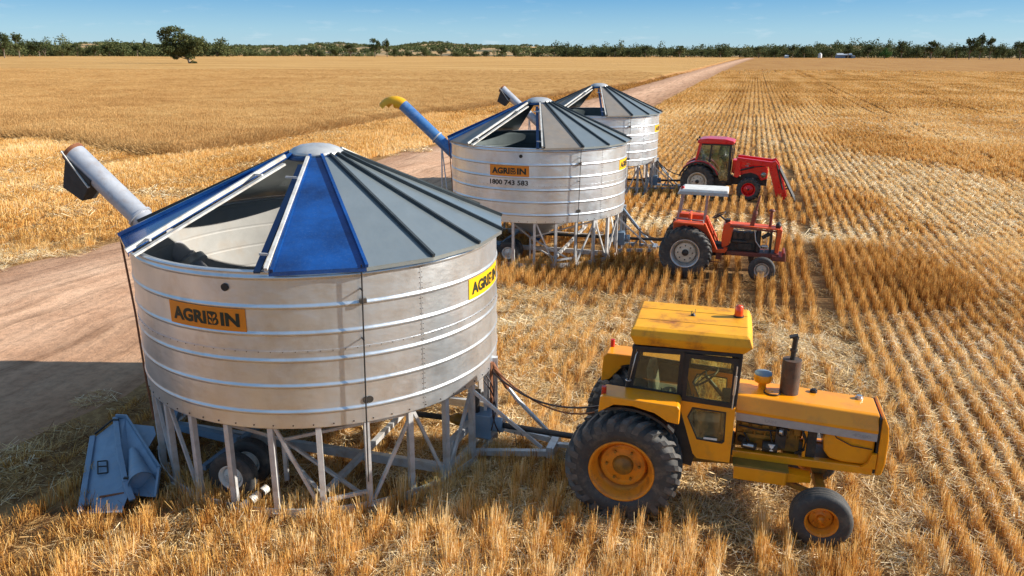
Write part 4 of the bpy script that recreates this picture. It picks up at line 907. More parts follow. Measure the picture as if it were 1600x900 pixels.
    if idx: P('jack_stand', lambda b: (b.beam(L_(3.45, .02, .3), L_(3.42, .02, .88), .10, .05), b.beam(L_(3.2, 0, .25), L_(3.42, 0, .55), .05), b.beam(L_(3.75, 0, .25), L_(3.46, 0, .55), .05), b.tube(L_(2.84, .1, 1.48), L_(3.38, .05, .86), .028, 10)), 'skyblue')
    def hoses(b):
        for q, (x0, z0, x1, z1, p1) in enumerate(((2.80, 1.30, 3.0, .55, -.2), (2.74, 1.35, 3.12, .62, -.1), (2.86, 1.28, 3.22, .45, -.15))):
            pts = []
            for k in range(9):
                s = k / 8; pts.append(L_(x0 + (x1 - x0) * s + .12 * math.sin(s * 3.1 + q), -.1 + p1 * s + .05 * math.sin(s * 5 + q), z0 + (z1 - z0) * s))
            b.path(pts, .011, 6)
    P('hose', hoses, 'hose')
    P('cable', lambda b: b.path([L_(3.35, -.2, .5), L_(3.4, -.25, .3), L_(3.5, -.2, .42), L_(3.42, -.25, .62)], .008, 5), 'steel_black')
    # signs
    agribin_sign(t, -110, M['sign_orange'], 'orange sign lettered AGRIBIN'); agribin_sign(t, -17.6, M['sign_yellow'], 'sunlit yellow sign lettered AGRIBIN')
    if idx == 1:
        v, f = text_mesh('1800 743 583', .2, .006, .001); v = fit(v, 1.22, .15)
        MB().add(bend(v, BR, -110.3, 2.62, .006), f).build('phone_number', 'black_print', t)
    return t
build_bin(0, *BINS[0], 'nearest silver grain bin, with blue roof panels either side of its open hatch', (14, 0), (), 'auger_grey', 'rubber', 'rust')
build_bin(1, *BINS[1], 'silver grain bin with black phone number and blue auger ending in yellow spout', (13,), (14, 0), 'auger_blue', 'yellow', 'steel_black')
build_bin(2, *BINS[2], 'farthest silver grain bin, with dusty brown roof panel, beside the red tractor', (), (14, 0), 'auger_grey', 'rubber', 'steel_black')

# ground pipe lying under the nearest bin and the folded auger hopper
o = MB(); a, b = Vector((-3.87, 9.72, .13)), Vector((-3.57, 10.18, .23)); o.tube(a, b, .062, 16)
o = o.build('pipe', 'white_rail', label='white metal pipe lying at the foot of the nearest bin beside its small wheels', cat='pipe')
p_ = MB()
for s in (.03, .35, .72): q = a.lerp(b, s); p_.tube(q, q + (b - a).normalized() * .05, .070, 16)
p_.build('pipe_band', 'steel_black', o)
def build_chute():
    t = empty('auger_hopper', (-6.15, 11.1, 0), 0, 'faded blue sheet metal auger hopper lying on the stubble left of the nearest bin', 'auger hopper')
    T = lambda x, y, z: (x + 6.15 - 0, y - 11.1, z)
    def sheet(b, pts, th=.012):
        pts = [Vector(T(*p)) for p in pts]; n = (pts[1] - pts[0]).cross(pts[2] - pts[0]).normalized() * th
        k = len(pts); b.add(pts + [p - n for p in pts], [tuple(range(k)), tuple(range(2 * k - 1, k - 1, -1))] + [(i, k + i, k + (i + 1) % k, (i + 1) % k) for i in range(k)])
    b = MB(); sheet(b, [(-6.94, 11.77, .18), (-6.10, 9.79, .05), (-5.51, 9.74, .10), (-5.54, 10.05, .20), (-5.66, 10.22, .26), (-6.17, 11.10, .33), (-6.70, 12.05, .34)]); b.build('left_panel', 'skyblue', t)
    b = MB(); b.beam(T(-6.95, 11.80, .20), T(-6.10, 9.76, .08), .085, .07); b.build('left_flange', 'skyblue', t, bevel=.01)
    b = MB(); b.beam(T(-6.67, 12.06, .42), T(-6.15, 11.09, .40), .085, .06); b.beam(T(-6.15, 11.09, .40), T(-5.63, 10.18, .32), .08, .06); b.beam(T(-5.63, 10.18, .32), T(-5.46, 9.98, .14), .09, .05); b.build('middle_rail', 'skyblue', t, bevel=.01)
    b = MB(); sheet(b, [(-6.67, 12.06, .40), (-6.15, 11.09, .36), (-5.74, 10.53, .20), (-5.50, 10.16, .12), (-5.17, 10.08, .14), (-5.22, 10.38, .38), (-6.10, 11.65, .44), (-6.48, 12.02, .44)]); b.build('right_panel', 'skyblue', t)
    b = MB(); b.beam(T(-6.66, 12.07, .45), T(-6.47, 12.03, .46), .03, .07); b.beam(T(-6.47, 12.03, .46), T(-5.21, 10.39, .43), .03, .08); b.beam(T(-5.21, 10.39, .43), T(-5.16, 10.06, .14), .03, .08); b.build('right_flange', 'skyblue', t)
    c0, c1 = Vector(T(-5.92, 11.05, .36)), Vector(T(-5.40, 10.20, .29)); d = (c1 - c0).normalized(); u_ = d.cross(Vector((0, 0, 1))).normalized(); w_ = d.cross(u_)
    b = MB(); b.tube(c0, c1, .06, 28, .185, cap=False); b.tube(c0, c1 - d * .01, .055, 28, .175, cap=False)
    vs = [c1 + (u_ * math.cos(k / 24 * 6.283) + w_ * math.sin(k / 24 * 6.283)) * .165 - d * .12 for k in range(24)]; b.add(vs, [tuple(range(24))]); b.build('outlet_tube', 'skyblue', t)
    b = MB(); sheet(b, [(-6.32, 11.92, .37), (-5.90, 11.78, .40), (-5.76, 11.53, .38), (-5.73, 11.10, .32), (-6.0, 11.4, .36)]); b.build('side_flap', 'skyblue', t)
    b = MB(); q = [(-6.42, 10.92, .24), (-6.28, 10.93, .25), (-6.12, 10.62, .22), (-6.26, 10.60, .21)]
    for k in range(4): b.tube(T(*q[k]), T(*q[(k + 1) % 4]), .011, 6)
    b.tube(T(-6.34, 10.77, .235), T(-6.20, 10.78, .24), .011, 6); b.build('handle', 'steel_black', t)
    for p in ((-6.60, 11.93, .44), (-5.62, 10.22, .35), (-6.04, 9.84, .12)): b = MB(); b.box(T(*p), (.09, .04, .05)); b.build('latch', 'cast', t)
    b = MB(); b.beam(T(-6.93, 11.83, .24), T(-6.68, 12.08, .42), .025); b.build('tie_bar', 'cast', t)
    b = MB(); b.beam(T(-5.95, 10.02, .17), T(-5.62, 10.08, .2), .03, .02); b.build('hinge_strip', 'rust', t)
build_chute()

# ------------------------------------------------------------------ tractors (x forward, near side is -y)
def window(parent, outer, inner, y0, y1, gm='glass', fm='steel_black', name='window', gy=None):
    """framed pane: rubber surround and a pane as its sub-part"""
    f = MB(); f.frame(outer, inner, y0, y1); o = f.build(name, fm, parent)
    yy = (y0 + y1) / 2 if gy is None else gy
    g = MB(); g.prism(inner, yy - .003, yy + .003); g.build('pane', gm, o); return o
def rrect(x0, z0, x1, z1, r=.06, n=3, skew=(0, 0, 0, 0)):
    pts = []
    cs = ((x1 - r, z1 - r, 0, skew[2]), (x0 + r, z1 - r, 90, skew[3]), (x0 + r, z0 + r, 180, skew[0]), (x1 - r, z0 + r, 270, skew[1]))
    for cx, cz, a, sk in cs:
        for k in range(n + 1): t = R_(a + 90 * k / n); pts.append((cx + r * math.cos(t) + sk, cz + r * math.sin(t)))
    return pts
def torus(b, c, R, r, tilt, n=28, m=8):
    """ring tilted about the y axis"""
    rot = Matrix.Rotation(tilt, 3, 'Y'); c = Vector(c)
    vs = [c + rot @ Vector(((R + r * math.cos(j / m * 6.283)) * math.cos(i / n * 6.283), (R + r * math.cos(j / m * 6.283)) * math.sin(i / n * 6.283), r * math.sin(j / m * 6.283))) for i in range(n) for j in range(m)]
    b.add(vs, [(i * m + j, ((i + 1) % n) * m + j, ((i + 1) % n) * m + (j + 1) % m, i * m + (j + 1) % m) for i in range(n) for j in range(m)], True)
def steering(parent, c, R, tilt, col_to):
    b = MB(); torus(b, c, R, .016, tilt); rot = Matrix.Rotation(tilt, 3, 'Y'); c = Vector(c)
    for a in (90, 210, 330): b.tube(c, c + rot @ Vector((R * math.cos(R_(a)), R * math.sin(R_(a)), 0)), .011, 6)
    b.tube(c + Vector((0, 0, .01)), col_to, .028, 10); return b.build('steering_wheel', 'steel_black', parent)
def seat(parent, x, y, z, m='seat', back=.45):
    b = MB(); b.box((x, y, z), (.44, .46, .12)); o = b.build('seat', m, parent, bevel=.04)
    b = MB(); b.box((x - .22, y, z + back / 2), (.12, .44, back), Matrix.Rotation(-.15, 3, 'Y')); b.build('backrest', m, o, bevel=.04)

def yellow_tractor():
    t = empty('tractor', (1.80, 10.72, 0), R_(-15.5), 'big yellow cab tractor with a dark exhaust stack, nearest of the three tractors', 'tractor', 'tractors drawn up beside the field bins')
    for sy, sd in ((-.83, -1), (.83, 1)): wheel(t, (0, sy, .80), .81, .54, .455, 'yel_rim', sd, 24, 'yel_rim', dish=.20, name='rear_wheel', hubr=.26, bolts=6, rz=0, lh=.06, hubm='yel_dark')
    for sy, sd in ((-.86, -1), (.86, 1)): wheel(t, (2.65, sy, .41), .41, .29, .215, 'yel_rim', sd, 0, 'yel_rim', dish=.11, name='front_wheel', hubr=.09, bolts=5)
    # running gear
    b = MB(); b.prism([(-.35, .55), (-.35, 1.0), (-.1, 1.15), (.5, 1.12), (1.5, 1.0), (1.5, .68), (.4, .58)], -.22, .22); b.tube((0, -.62, .80), (0, .62, .80), .17, 16); b.tube((0, -.62, .80), (0, -.36, .80), .24, 16); b.tube((0, .62, .80), (0, .36, .80), .24, 16); b.build('transmission', 'yel_dark', t, bevel=.02)
    b = MB(); b.b2((1.46, -.36, .86), (3.30, -.24, .975)); b.build('side_rail', 'yel', t, bevel=.012)
    b = MB(); b.b2((1.46, .24, .86), (3.30, .36, .975)); b.build('side_rail', 'yel', t, bevel=.012)
    b = MB(); b.b2((2.15, -.235, .80), (3.2, .235, .955)); b.build('chassis', 'yel_dark', t)
    b = MB(); b.beam((2.65, -.70, .62), (2.65, .70, .62), .12, .12); b.prism([(2.50, .86), (2.80, .86), (2.74, .66), (2.58, .66)], -.14, .14)
    for s in (-1, 1): b.tube((2.65, s * .68, .72), (2.65, s * .68, .40), .05, 12); b.tube((2.65, s * .68, .41), (2.65, s * .80, .41), .055, 12)
    b.beam((2.0, -.30, .62), (2.62, -.62, .60), .05, .07); b.build('front_axle', 'yel_dark', t)
    # step tank under the side rail
    b = MB(); b.prism([(1.50, .64), (2.20, .63), (2.20, .83), (1.50, .84)], -.56, -.26); b.build('step_box', 'yel', t, bevel=.012)
    b = MB(); b.prism([(1.48, .846), (2.22, .836), (2.22, .862), (1.48, .872)], -.57, -.25); b.build('step_tread', 'olive', t)
    b = MB(); b.prism([(2.20, .66), (2.52, .70), (2.52, .78), (2.20, .80)], -.50, -.30); b.build('step_bracket', 'yel', t)
    # engine
    b = MB(); b.b2((1.50, -.20, .98), (2.35, .20, 1.42)); 
    for k in range(6): x = 1.56 + k * .14; b.b2((x, -.25, 1.26), (x + .09, -.19, 1.42)); b.tube((x + .045, -.23, 1.20), (x + .045, -.23, 1.30), .018, 8)
    b.b2((1.50, -.235, 1.14), (2.2, -.2, 1.20)); b.build('engine_block', 'yel_dark', t, bevel=.01)
    b = MB(); b.path([(1.55, -.26, 1.40), (1.8, -.27, 1.38), (2.05, -.26, 1.39), (2.2, -.25, 1.33)], .016, 6); b.path([(1.52, -.27, 1.33), (1.8, -.28, 1.30), (2.1, -.27, 1.31)], .012, 6); b.path([(1.95, -.26, 1.3), (1.98, -.3, 1.15), (2.06, -.28, 1.04)], .012, 6)
    b.path([(1.6, -.25, 1.22), (1.68, -.29, 1.12), (1.66, -.27, 1.02)], .012, 6); b.path([(2.36, -.30, 1.40), (2.42, -.33, 1.25), (2.40, -.33, 1.10), (2.30, -.30, 1.02)], .02, 8); b.build('fuel_line', 'steel_black', t)
    b = MB(); b.tube((1.98, -.32, 1.04), (1.98, -.32, 1.13), .055, 14); b.build('oil_filter', 'canopy', t)
    b = MB(); b.tube((1.86, -.30, 1.07), (2.06, -.30, 1.07), .075, 12); b.b2((2.02, -.33, 1.08), (2.16, -.2, 1.36)); b.tube((1.58, -.30, 1.06), (1.78, -.30, 1.04), .05, 12); b.tube((2.10, -.28, 1.32), (2.10, -.33, 1.32), .07, 14); b.tube((1.55, -.24, 1.12), (1.62, -.30, 1.12), .05, 10); b.build('pump', 'cast', t, bevel=.006)
    b = MB(); b.tube((1.60, -.31, 1.06), (1.74, -.31, 1.05), .04, 12); b.tube((2.08, -.31, 1.33), (2.12, -.33, 1.33), .05, 12); b.build('starter', 'alu', t)
    b = MB(); b.b2((2.44, -.30, .99), (2.56, .30, 1.50)); b.build('radiator', 'cast', t)
    b = MB(); b.b2((2.39, -.32, .985), (2.43, -.26, 1.46)); b.b2((2.40, .26, .985), (2.43, .32, 1.46)); b.build('radiator_post', 'yel', t)
    # front side tank behind the grille
    b = MB(); pr = [(2.66, 1.42), (2.64, 1.30), (2.66, 1.12), (2.74, 1.02), (2.9, .985), (3.29, .985), (3.29, 1.48), (2.66, 1.48)]; b.prism(pr, -.33, .33); b.build('front_tank', 'yel', t, bevel=.03)
    b = MB(); b.path([(2.72, -.34, 1.46), (2.80, -.35, 1.35), (3.0, -.35, 1.26), (3.26, -.35, 1.24)], .008, 5); b.build('fuel_line', 'steel_black', t)
    # hood
    b = MB(); n = 2; sec = [(-.385, 1.565), (-.385, 1.615), (-.30, 1.80), (-.26, 1.815), (.26, 1.815), (.30, 1.80), (.385, 1.615), (.385, 1.565), (.36, 1.565), (-.36, 1.565)]
    def hs(x, dz): return [(x, a, z + dz) for a, z in sec]
    vs = hs(1.46, 0) + hs(3.30, -.085); k = len(sec)
    b.add(vs, [tuple(range(k - 1, -1, -1)), tuple(range(k, 2 * k))] + [(i, (i + 1) % k, k + (i + 1) % k, k + i) for i in range(k)]); b.build('hood', 'yel', t, bevel=.012)
    for s in (-1, 1):
        b = MB(); v = [(1.47, s * .385, 1.455), (3.295, s * .385, 1.375), (3.295, s * .385, 1.485), (1.47, s * .385, 1.567)]; v = v + [(x, s * .365, z) for x, y, z in v]; b.hexa([v[0], v[1], v[5], v[4], v[3], v[2], v[6], v[7]])
        o = b.build('silver_stripe', 'silver', t)
        if s < 0: flat_sign(o, 'lettering', 'LAIN', .15, .045, 'faded_print', lambda a: (1.93 + a[0], -.3865 - a[2], 1.490 - .04 * a[0] + a[1])); flat_sign(o, 'number', '4280', .24, .05, 'faded_print', lambda a: (3.10 + a[0], -.3865 - a[2], 1.437 - .04 * a[0] + a[1]))
    b = MB(); b.prism([(3.33, .87), (3.33, 1.715), (3.36, 1.735), (3.42, 1.60), (3.44, 1.42), (3.44, 1.05), (3.41, .89)], -.385, .385); b.build('grille_nose', 'yel', t, bevel=.02)
    b = MB(); b.b2((3.302, -.36, .89), (3.328, .36, 1.70)); b.build('nose_gap', 'steel_black', t)
    b = MB(); b.prism([(3.14, .975), (3.32, .975), (3.32, 1.20), (3.26, 1.19), (3.22, 1.05)], -.40, -.345); b.build('nose_bracket', 'yel', t)
    b = MB(); 
    for kz in range(8): z = 1.0 + kz * .075; b.b2((3.442, -.28, z), (3.452, .28, z + .03))
    b.build('grille_slot', 'steel_black', t)
    # hood furniture
    b = MB(); b.tube((2.16, .02, 1.76), (2.16, .02, 2.28), .128, 24); o = b.build('exhaust_muffler', 'exh', t, bevel=.01)
    b = MB(); b.tube((2.16, .02, 2.27), (2.175, .02, 2.60), .036, 14); b.tube((2.168, .02, 2.40), (2.168, .02, 2.43), .05, 14); b.beam((2.09, .02, 2.60), (2.20, .02, 2.635), .10, .022); b.tube((2.175, .02, 2.58), (2.175, .02, 2.61), .045, 14); b.build('exhaust_pipe', 'cast', o)
    b = MB(); b.lathe([(.055, 1.78), (.055, 1.86), (.06, 1.87), (.115, 1.90), (.125, 1.93), (.125, 2.0), (.12, 2.01), (.0, 2.01)], 24, c=(1.80, .05, 0)); o = b.build('air_cleaner', 'yel', t)
    b = MB(); b.lathe([(.122, 2.012), (.118, 2.03), (.07, 2.05), (0, 2.055)], 24, c=(1.80, .05, 0)); b.build('bowl_lid', 'skyblue', o)
    b = MB(); b.tube((1.93, -.10, 1.80), (1.93, -.10, 1.813), .115, 28); o = b.build('filler_ring', 'steel_black', t)
    b = MB(); b.tube((1.93, -.10, 1.80), (1.93, -.10, 1.822), .098, 28); b.tube((1.93, -.10, 1.82), (1.93, -.10, 1.828), .018, 8); b.build('filler_cap', 'yel', o)
    b = MB(); b.tube((2.50, .16, 1.76), (2.50, .16, 1.80), .05, 14); b.tube((2.50, .16, 1.80), (2.50, .16, 1.815), .03, 12); b.build('bonnet_cap', 'steel_black', t)
    b = MB(); b.tube((3.10, .16, 1.73), (3.10, .16, 1.765), .055, 14); b.tube((3.10, .16, 1.765), (3.10, .16, 1.79), .04, 12); b.build('radiator_cap', 'alu', t)
    # fenders
    for s in (-1, 1):
        yo, yi = s * 1.02, s * .62
        b = MB(); b.prism([(-.36, 1.62), (-.34, 1.86), (-.30, 1.885), (.70, 1.845), (.73, 1.80), (.73, 1.58), (.58, 1.60), (.40, 1.705), (.1, 1.77), (-.15, 1.76)], min(yo, yi), max(yo, yi)) if s < 0 else b.prism([(-.58, 1.38), (-.56, 1.80), (-.50, 1.86), (.70, 1.845), (.73, 1.80), (.73, 1.58), (.40, 1.70), (.1, 1.77), (-.25, 1.66), (-.45, 1.42)], min(yo, yi), max(yo, yi))
        b.build('fender', 'yel', t, bevel=.015)
        b = MB(); n = 10; A = [R_(108 - k * 7.2) for k in range(n)]; pts = [(.92 * math.cos(a) + .0, .80 + .92 * math.sin(a)) for a in A] 
        pin = [(.885 * math.cos(a), .80 + .885 * math.sin(a)) for a in A] 
        b.prism(pts + pin[::-1], min(s * .62, s * .98), max(s * .62, s * .98)); b.build('inner_guard', 'steel_black', t)
        b = MB(); b.prism([(.40, 1.62), (.72, 1.58), (.96, .98), (.92, .78), (.80, .80), (.74, 1.15), (.60, 1.42)], s * .60 - .015, s * .60 + .015); b.build('mud_plate', 'steel_black', t)
        b = MB(); x_ = -.30 if s < 0 else -.46; b.tube((x_, s * .93, 1.86), (x_, s * .93, 1.98), .034, 14); b.build('marker_light', 'redlens', t, bevel=.008)
    # cab
    y0, y1 = -.62, .56
    b = MB(); b.b2((-.02, y0 + .03, 1.02), (1.46, y1 - .03, 1.10)); b.build('cab_floor', 'steel_black', t)
    b = MB(); b.b2((-.04, y0 + .04, 1.10), (.28, y1 - .04, 1.55)); b.b2((1.26, -.22, 1.10), (1.44, .16, 1.70)); b.build('cab_console', 'cast', t, bevel=.03)
    b = MB(); b.prism([(-.04, 1.10), (-.04, 1.86), (.70, 1.80), (.94, .98), (.70, .90), (.3, .96)], y0 + .02, y0 + .05); b.prism([(-.04, 1.10), (-.04, 1.86), (.70, 1.80), (.94, .98), (.70, .90), (.3, .96)], y1 - .05, y1 - .02); b.build('cab_lower_wall', 'cast', t)
    def post(b, x0, z0, x1, z1, y, w=.07, d=.06): b.beam((x0, y, z0), (x1, y, z1), d, w, up=(1, 0, 0))
    b = MB()
    for yy in (y0 + .02, y1 - .02):
        b.beam((-.03, yy, 1.82), (.06, yy, 2.50), .05, .09, up=(0, 1, 0)); b.beam((.705, yy, 1.78), (.735, yy, 2.50), .05, .07, up=(0, 1, 0)); b.beam((1.43, yy, 1.76), (1.46, yy, 2.50), .05, .08, up=(0, 1, 0)); b.beam((.02, yy, 2.47), (1.48, yy, 2.50), .052, .07, up=(0, 1, 0))
        b.beam((-.04, yy, 1.84), (.70, yy, 1.80), .048, .05, up=(0, 1, 0))
    for x, z in ((.05, 2.46), (1.46, 2.48), (-.03, 1.86)): b.beam((x, y0, z), (x, y1, z), .05, .05)
    b.build('cab_frame', 'steel_black', t, bevel=.008)
    window(t, [(.00, 1.855), (.70, 1.815), (.715, 2.47), (.085, 2.455)], [(.055, 1.90), (.655, 1.865), (.67, 2.43), (.135, 2.415)], y0 - .012, y0 + .012)
    window(t, [(.00, 1.855), (.70, 1.815), (.715, 2.47), (.085, 2.455)], [(.055, 1.90), (.655, 1.865), (.67, 2.43), (.135, 2.415)], y1 - .012, y1 + .012)
    # door: upper pane in black surround, yellow lower leaf with a clipped pane
    for yy, s in ((y0 - .022, -1), (y1 + .022, 1)):
        ou = [(.725, 1.775), (1.425, 1.745), (1.44, 2.46), (.75, 2.465)]; inn = [(.785, 1.845), (1.365, 1.815), (1.375, 2.385), (.80, 2.405)]
        d = MB(); lo = [(.70, 1.775), (1.445, 1.742), (1.43, .93), (.99, .935), (.93, 1.0), (.72, 1.66)]; li = [(.88, 1.70), (1.33, 1.68), (1.34, 1.24), (1.31, 1.205), (.97, 1.225), (.82, 1.55)]
        # match counts and order: run both clockwise from the top left
        d.frame(lo, [li[0], li[1], li[2], li[3], li[4], li[5]], yy - .018, yy + .018); door = d.build('door', 'yel', t)
        ru = MB(); ru.frame(li, [(a * .94 + 1.10 * .06, c * .93 + 1.45 * .07) for a, c in li], yy - .024, yy + .024); ru.build('door_seal', 'steel_black', door)
        g = MB(); g.prism([(a * .94 + 1.10 * .06, c * .93 + 1.45 * .07) for a, c in li], yy - .003, yy + .003); g.build('pane', 'glass', door)
        u = MB(); u.frame(ou, inn, yy - .014, yy + .014); u.build('upper_frame', 'steel_black', door)
        g = MB(); g.prism(inn, yy - .003, yy + .003); g.build('pane', 'glass', door)
        h = MB(); h.tube((1.405, yy + s * .03, 1.95), (1.415, yy + s * .03, 2.22), .02, 10); h.tube((1.40, yy + s * .03, 1.74), (1.42, yy + s * .03, 2.36), .009, 8); h.build('door_handle', 'alu', door)
        if s < 0:
            h = MB(); h.b2((1.06, yy - .027, 1.245), (1.24, yy - .025, 1.275)); h.build('window_sticker', 'canopy', door)
            h = MB(); h.path([(-.0, y0 - .05, 1.98), (.02, y0 - .06, 2.04), (.08, y0 - .05, 2.38), (.10, y0 - .03, 2.42)], .007, 6); torus(h, (-.005, y0 - .05, 2.0), .035, .007, 0, 16, 6); h.build('grab_wire', 'alu', t)
    for x, nm, pz in ((1.462, 'windscreen', (1.86, 2.44)), (.03, 'rear_window', (1.90, 2.42))):
        f = MB(); 
        q = lambda yy, z: (x, yy, z)
        f.add([(x + dx, yy, z) for dx in (-.003, .003) for yy, z in ((y0 + .05, pz[0]), (y1 - .05, pz[0]), (y1 - .05, pz[1]), (y0 + .05, pz[1]))], [(0, 1, 2, 3), (7, 6, 5, 4), (0, 4, 5, 1), (1, 5, 6, 2), (2, 6, 7, 3), (3, 7, 4, 0)]); f.build(nm, 'glass', t)
    seat(t, .50, -.03, 1.60); steering(t, (1.02, -.05, 1.92), .20, R_(-38), (1.26, -.05, 1.66))
    b = MB(); b.beam((.9, .10, 1.10), (.86, .12, 1.55), .02); b.beam((.82, .2, 1.10), (.80, .22, 1.48), .02); b.beam((.55, -.28, 1.3), (.42, -.30, 1.78), .014); b.build('lever', 'steel_black', t)
    # roof: flared skirt, flat top with two seams
    def ring_(x0, x1, a, b_, z0, z1): return [(x0, a, z0), (x1, a, z1), (x1, b_, z1), (x0, b_, z0)]
    b = MB(); lo = ring_(.05, 1.50, -.63, .58, 2.515, 2.525); m1 = ring_(-.01, 1.60, -.69, .62, 2.66, 2.635); m2 = ring_(.0, 1.555, -.665, .60, 2.745, 2.745); hi = ring_(.03, 1.52, -.61, .56, 2.775, 2.775)
    vs = lo + m1 + m2 + hi; fs = [(3, 2, 1, 0), (12, 13, 14, 15)]
    for r in range(3): fs += [(4 * r + i, 4 * r + (i + 1) % 4, 4 * r + 4 + (i + 1) % 4, 4 * r + 4 + i) for i in range(4)]
    b.add(vs, fs); o = b.build('cab_roof', 'yel_roof', t, bevel=.012)
    b = MB(); b.b2((.03, -.27, 2.7755), (1.52, -.262, 2.779)); b.b2((.03, .22, 2.7755), (1.52, .228, 2.779)); b.build('roof_seam', 'yel_dark', o)
    b = MB(); b.lathe([(.035, 2.775), (.03, 2.79), (.008, 2.81), (0, 2.83)], 12, c=(.78, .06, 0)); b.tube((.80, .06, 2.80), (.80, .30, 2.80), .004, 5); b.build('roof_knob', 'steel_black', o)
    rs = MB(); rr_ = random.Random(4)
    b = MB(); b.tube((1.40, .18, 2.775), (1.40, .18, 2.80), .07, 20); o2 = b.build('beacon_base', 'steel_black', o)
    b = MB(); b.lathe([(.062, 2.80), (.060, 2.86), (.052, 2.93), (.04, 2.945), (0, 2.95)], 20, c=(1.40, .18, 0)); b.build('beacon_lens', 'redbeacon', o2)
    # rear hitch
    b = MB(); b.b2((-.55, -.06, .42), (.2, .06, .48)); b.beam((-.2, -.3, .7), (-.75, -.3, .5), .05); b.beam((-.2, .3, .7), (-.75, .3, .5), .05); b.tube((-.55, 0, .66), (-.3, 0, .66), .05, 12); b.build('hitch', 'cast', t)
    return t
yellow_tractor()

def orange_tractor():
    t = empty('tractor', (5.27, 23.08, 0), R_(-16), 'old orange open tractor with white canopy on posts, middle of three', 'tractor', 'tractors drawn up beside the field bins')
    for sy, sd in ((-.73, -1), (.73, 1)): wheel(t, (0, sy, .75), .76, .44, .42, 'alu', sd, 22, 'cream', dish=.12, name='rear_wheel', hubr=.17, tyrem='tyre', lugm='tyre')
    for sy, sd in ((-.72, -1), (.72, 1)): wheel(t, (2.17, sy, .38), .385, .21, .21, 'alu', sd, 0, 'cream', dish=.06, name='front_wheel', hubr=.08, bolts=5)
    b = MB(); b.prism([(-.30, .5), (-.3, .95), (.3, 1.0), (1.25, .9), (1.25, .62), (.4, .52)], -.2, .2); b.tube((0, -.55, .75), (0, .55, .75), .15, 16); b.build('transmission', 'cast', t, bevel=.02)
    b = MB(); b.b2((1.15, -.30, .64), (2.62, .30, .76)); b.build('chassis', 'oran_dark', t, bevel=.01)
    b = MB(); b.beam((2.17, -.62, .55), (2.17, .62, .55), .1, .12)
    for s in (-1, 1): b.tube((2.17, s * .60, .70), (2.17, s * .60, .36), .045, 10)
    b.build('front_axle', 'cast', t)
    b = MB(); b.prism([(2.42, .56), (2.82, .56), (2.80, .82), (2.74, .82), (2.72, .70), (2.42, .72)], -.36, .36); b.build('front_weight', 'oran_dark', t, bevel=.02)
    b = MB(); b.b2((1.24, -.17, .76), (2.05, .17, 1.30))
    for k in range(4): b.b2((1.30 + k * .18, -.21, 1.12), (1.42 + k * .18, -.16, 1.34))
    b.b2((1.45, -.24, .82), (1.85, -.17, 1.0)); b.tube((1.3, -.22, 1.05), (1.7, -.22, 1.05), .05, 10); b.build('engine_block', 'cast', t, bevel=.01)
    b = MB(); b.tube((2.02, -.2, .78), (2.02, -.2, 1.40), .07, 14); b.tube((2.12, -.22, 1.2), (2.32, -.22, 1.34), .06, 12); b.b2((2.34, -.24, .80), (2.40, .24, 1.42)); b.build('air_filter', 'steel_black', t)
    b = MB(); b.path([(1.9, -.24, 1.4), (1.95, -.26, 1.1), (2.1, -.25, .9)], .02, 6); b.path([(2.2, -.25, .8), (2.26, -.27, 1.1), (2.22, -.25, 1.3)], .015, 6); b.tube((2.14, -.26, .96), (2.3, -.26, .96), .04, 8); b.path([(1.3, -.24, 1.4), (1.5, -.25, 1.42), (1.8, -.24, 1.40)], .018, 6); b.build('engine_pipe', 'alu', t)
    b = MB(); b.prism([(1.20, 1.50), (1.22, 1.555), (2.56, 1.49), (2.58, 1.45), (1.3, 1.505)], -.27, .27); b.build('hood', 'oran', t, bevel=.02)
    b = MB(); b.beam((1.2, -.29, 1.50), (2.5, -.29, 1.42), .03, .05); b.build('hood_rail', 'oran_dark', t)
    b = MB(); b.prism([(2.50, .78), (2.60, .78), (2.66, 1.46), (2.60, 1.49), (2.52, 1.47)], -.28, .28); b.build('grille_nose', 'oran', t, bevel=.015)
    b = MB(); b.lathe([(0, 0), (.05, 0), (.07, .02), (.075, .10), (.055, .14), (0, .15)], 14, c=(2.54, -.12, 1.49)); b.prism([(2.50, 1.49), (2.62, 1.49), (2.60, 1.60), (2.55, 1.62)], .02, .2); b.build('headlight', 'steel_black', t)
    b = MB(); b.tube((1.80, -.10, 1.46), (1.87, -.10, 1.90), .062, 14); b.tube((1.87, -.10, 1.88), (1.885, -.10, 1.96), .075, 14, .05); b.tube((1.88, -.10, 1.93), (1.96, -.10, 2.40), .032, 12); b.build('exhaust_pipe', 'oran_dark', t)
    b = MB(); b.tube((2.32, .0, 1.46), (2.33, .0, 1.95), .045, 14); b.lathe([(0, 2.02), (.05, 2.01), (.09, 1.98), (.09, 1.95), (.05, 1.94)], 16, c=(2.33, 0, 0)); b.build('air_intake', 'oran_dark', t)
    # cowl, platform, fenders
    b = MB(); b.prism([(1.02, .80), (1.22, .95), (1.32, 1.50), (1.16, 1.60), (1.02, 1.52), (.98, 1.1)], -.26, .26); b.build('dash_cowl', 'oran', t, bevel=.02)
    b = MB(); b.b2((1.06, -.12, 1.56), (1.20, .12, 1.66)); b.build('instrument_panel', 'cast', t)
    b = MB(); b.prism([(.70, .74), (1.12, .74), (1.18, .86), (.74, .84)], -.50, .50); b.build('platform', 'oran', t, bevel=.01)
    b = MB(); b.b2((.78, -.48, .845), (1.14, .48, .855)); b.build('floor_mat', 'cast', t)
    b = MB(); b.b2((.86, -.42, .52), (1.0, -.34, .76)); b.path([(.70, -.48, .76), (.70, -.50, .50), (.72, -.50, .46), (1.0, -.50, .46), (1.02, -.50, .50), (1.02, -.48, .74)], .014, 6); b.build('step', 'oran_dark', t)
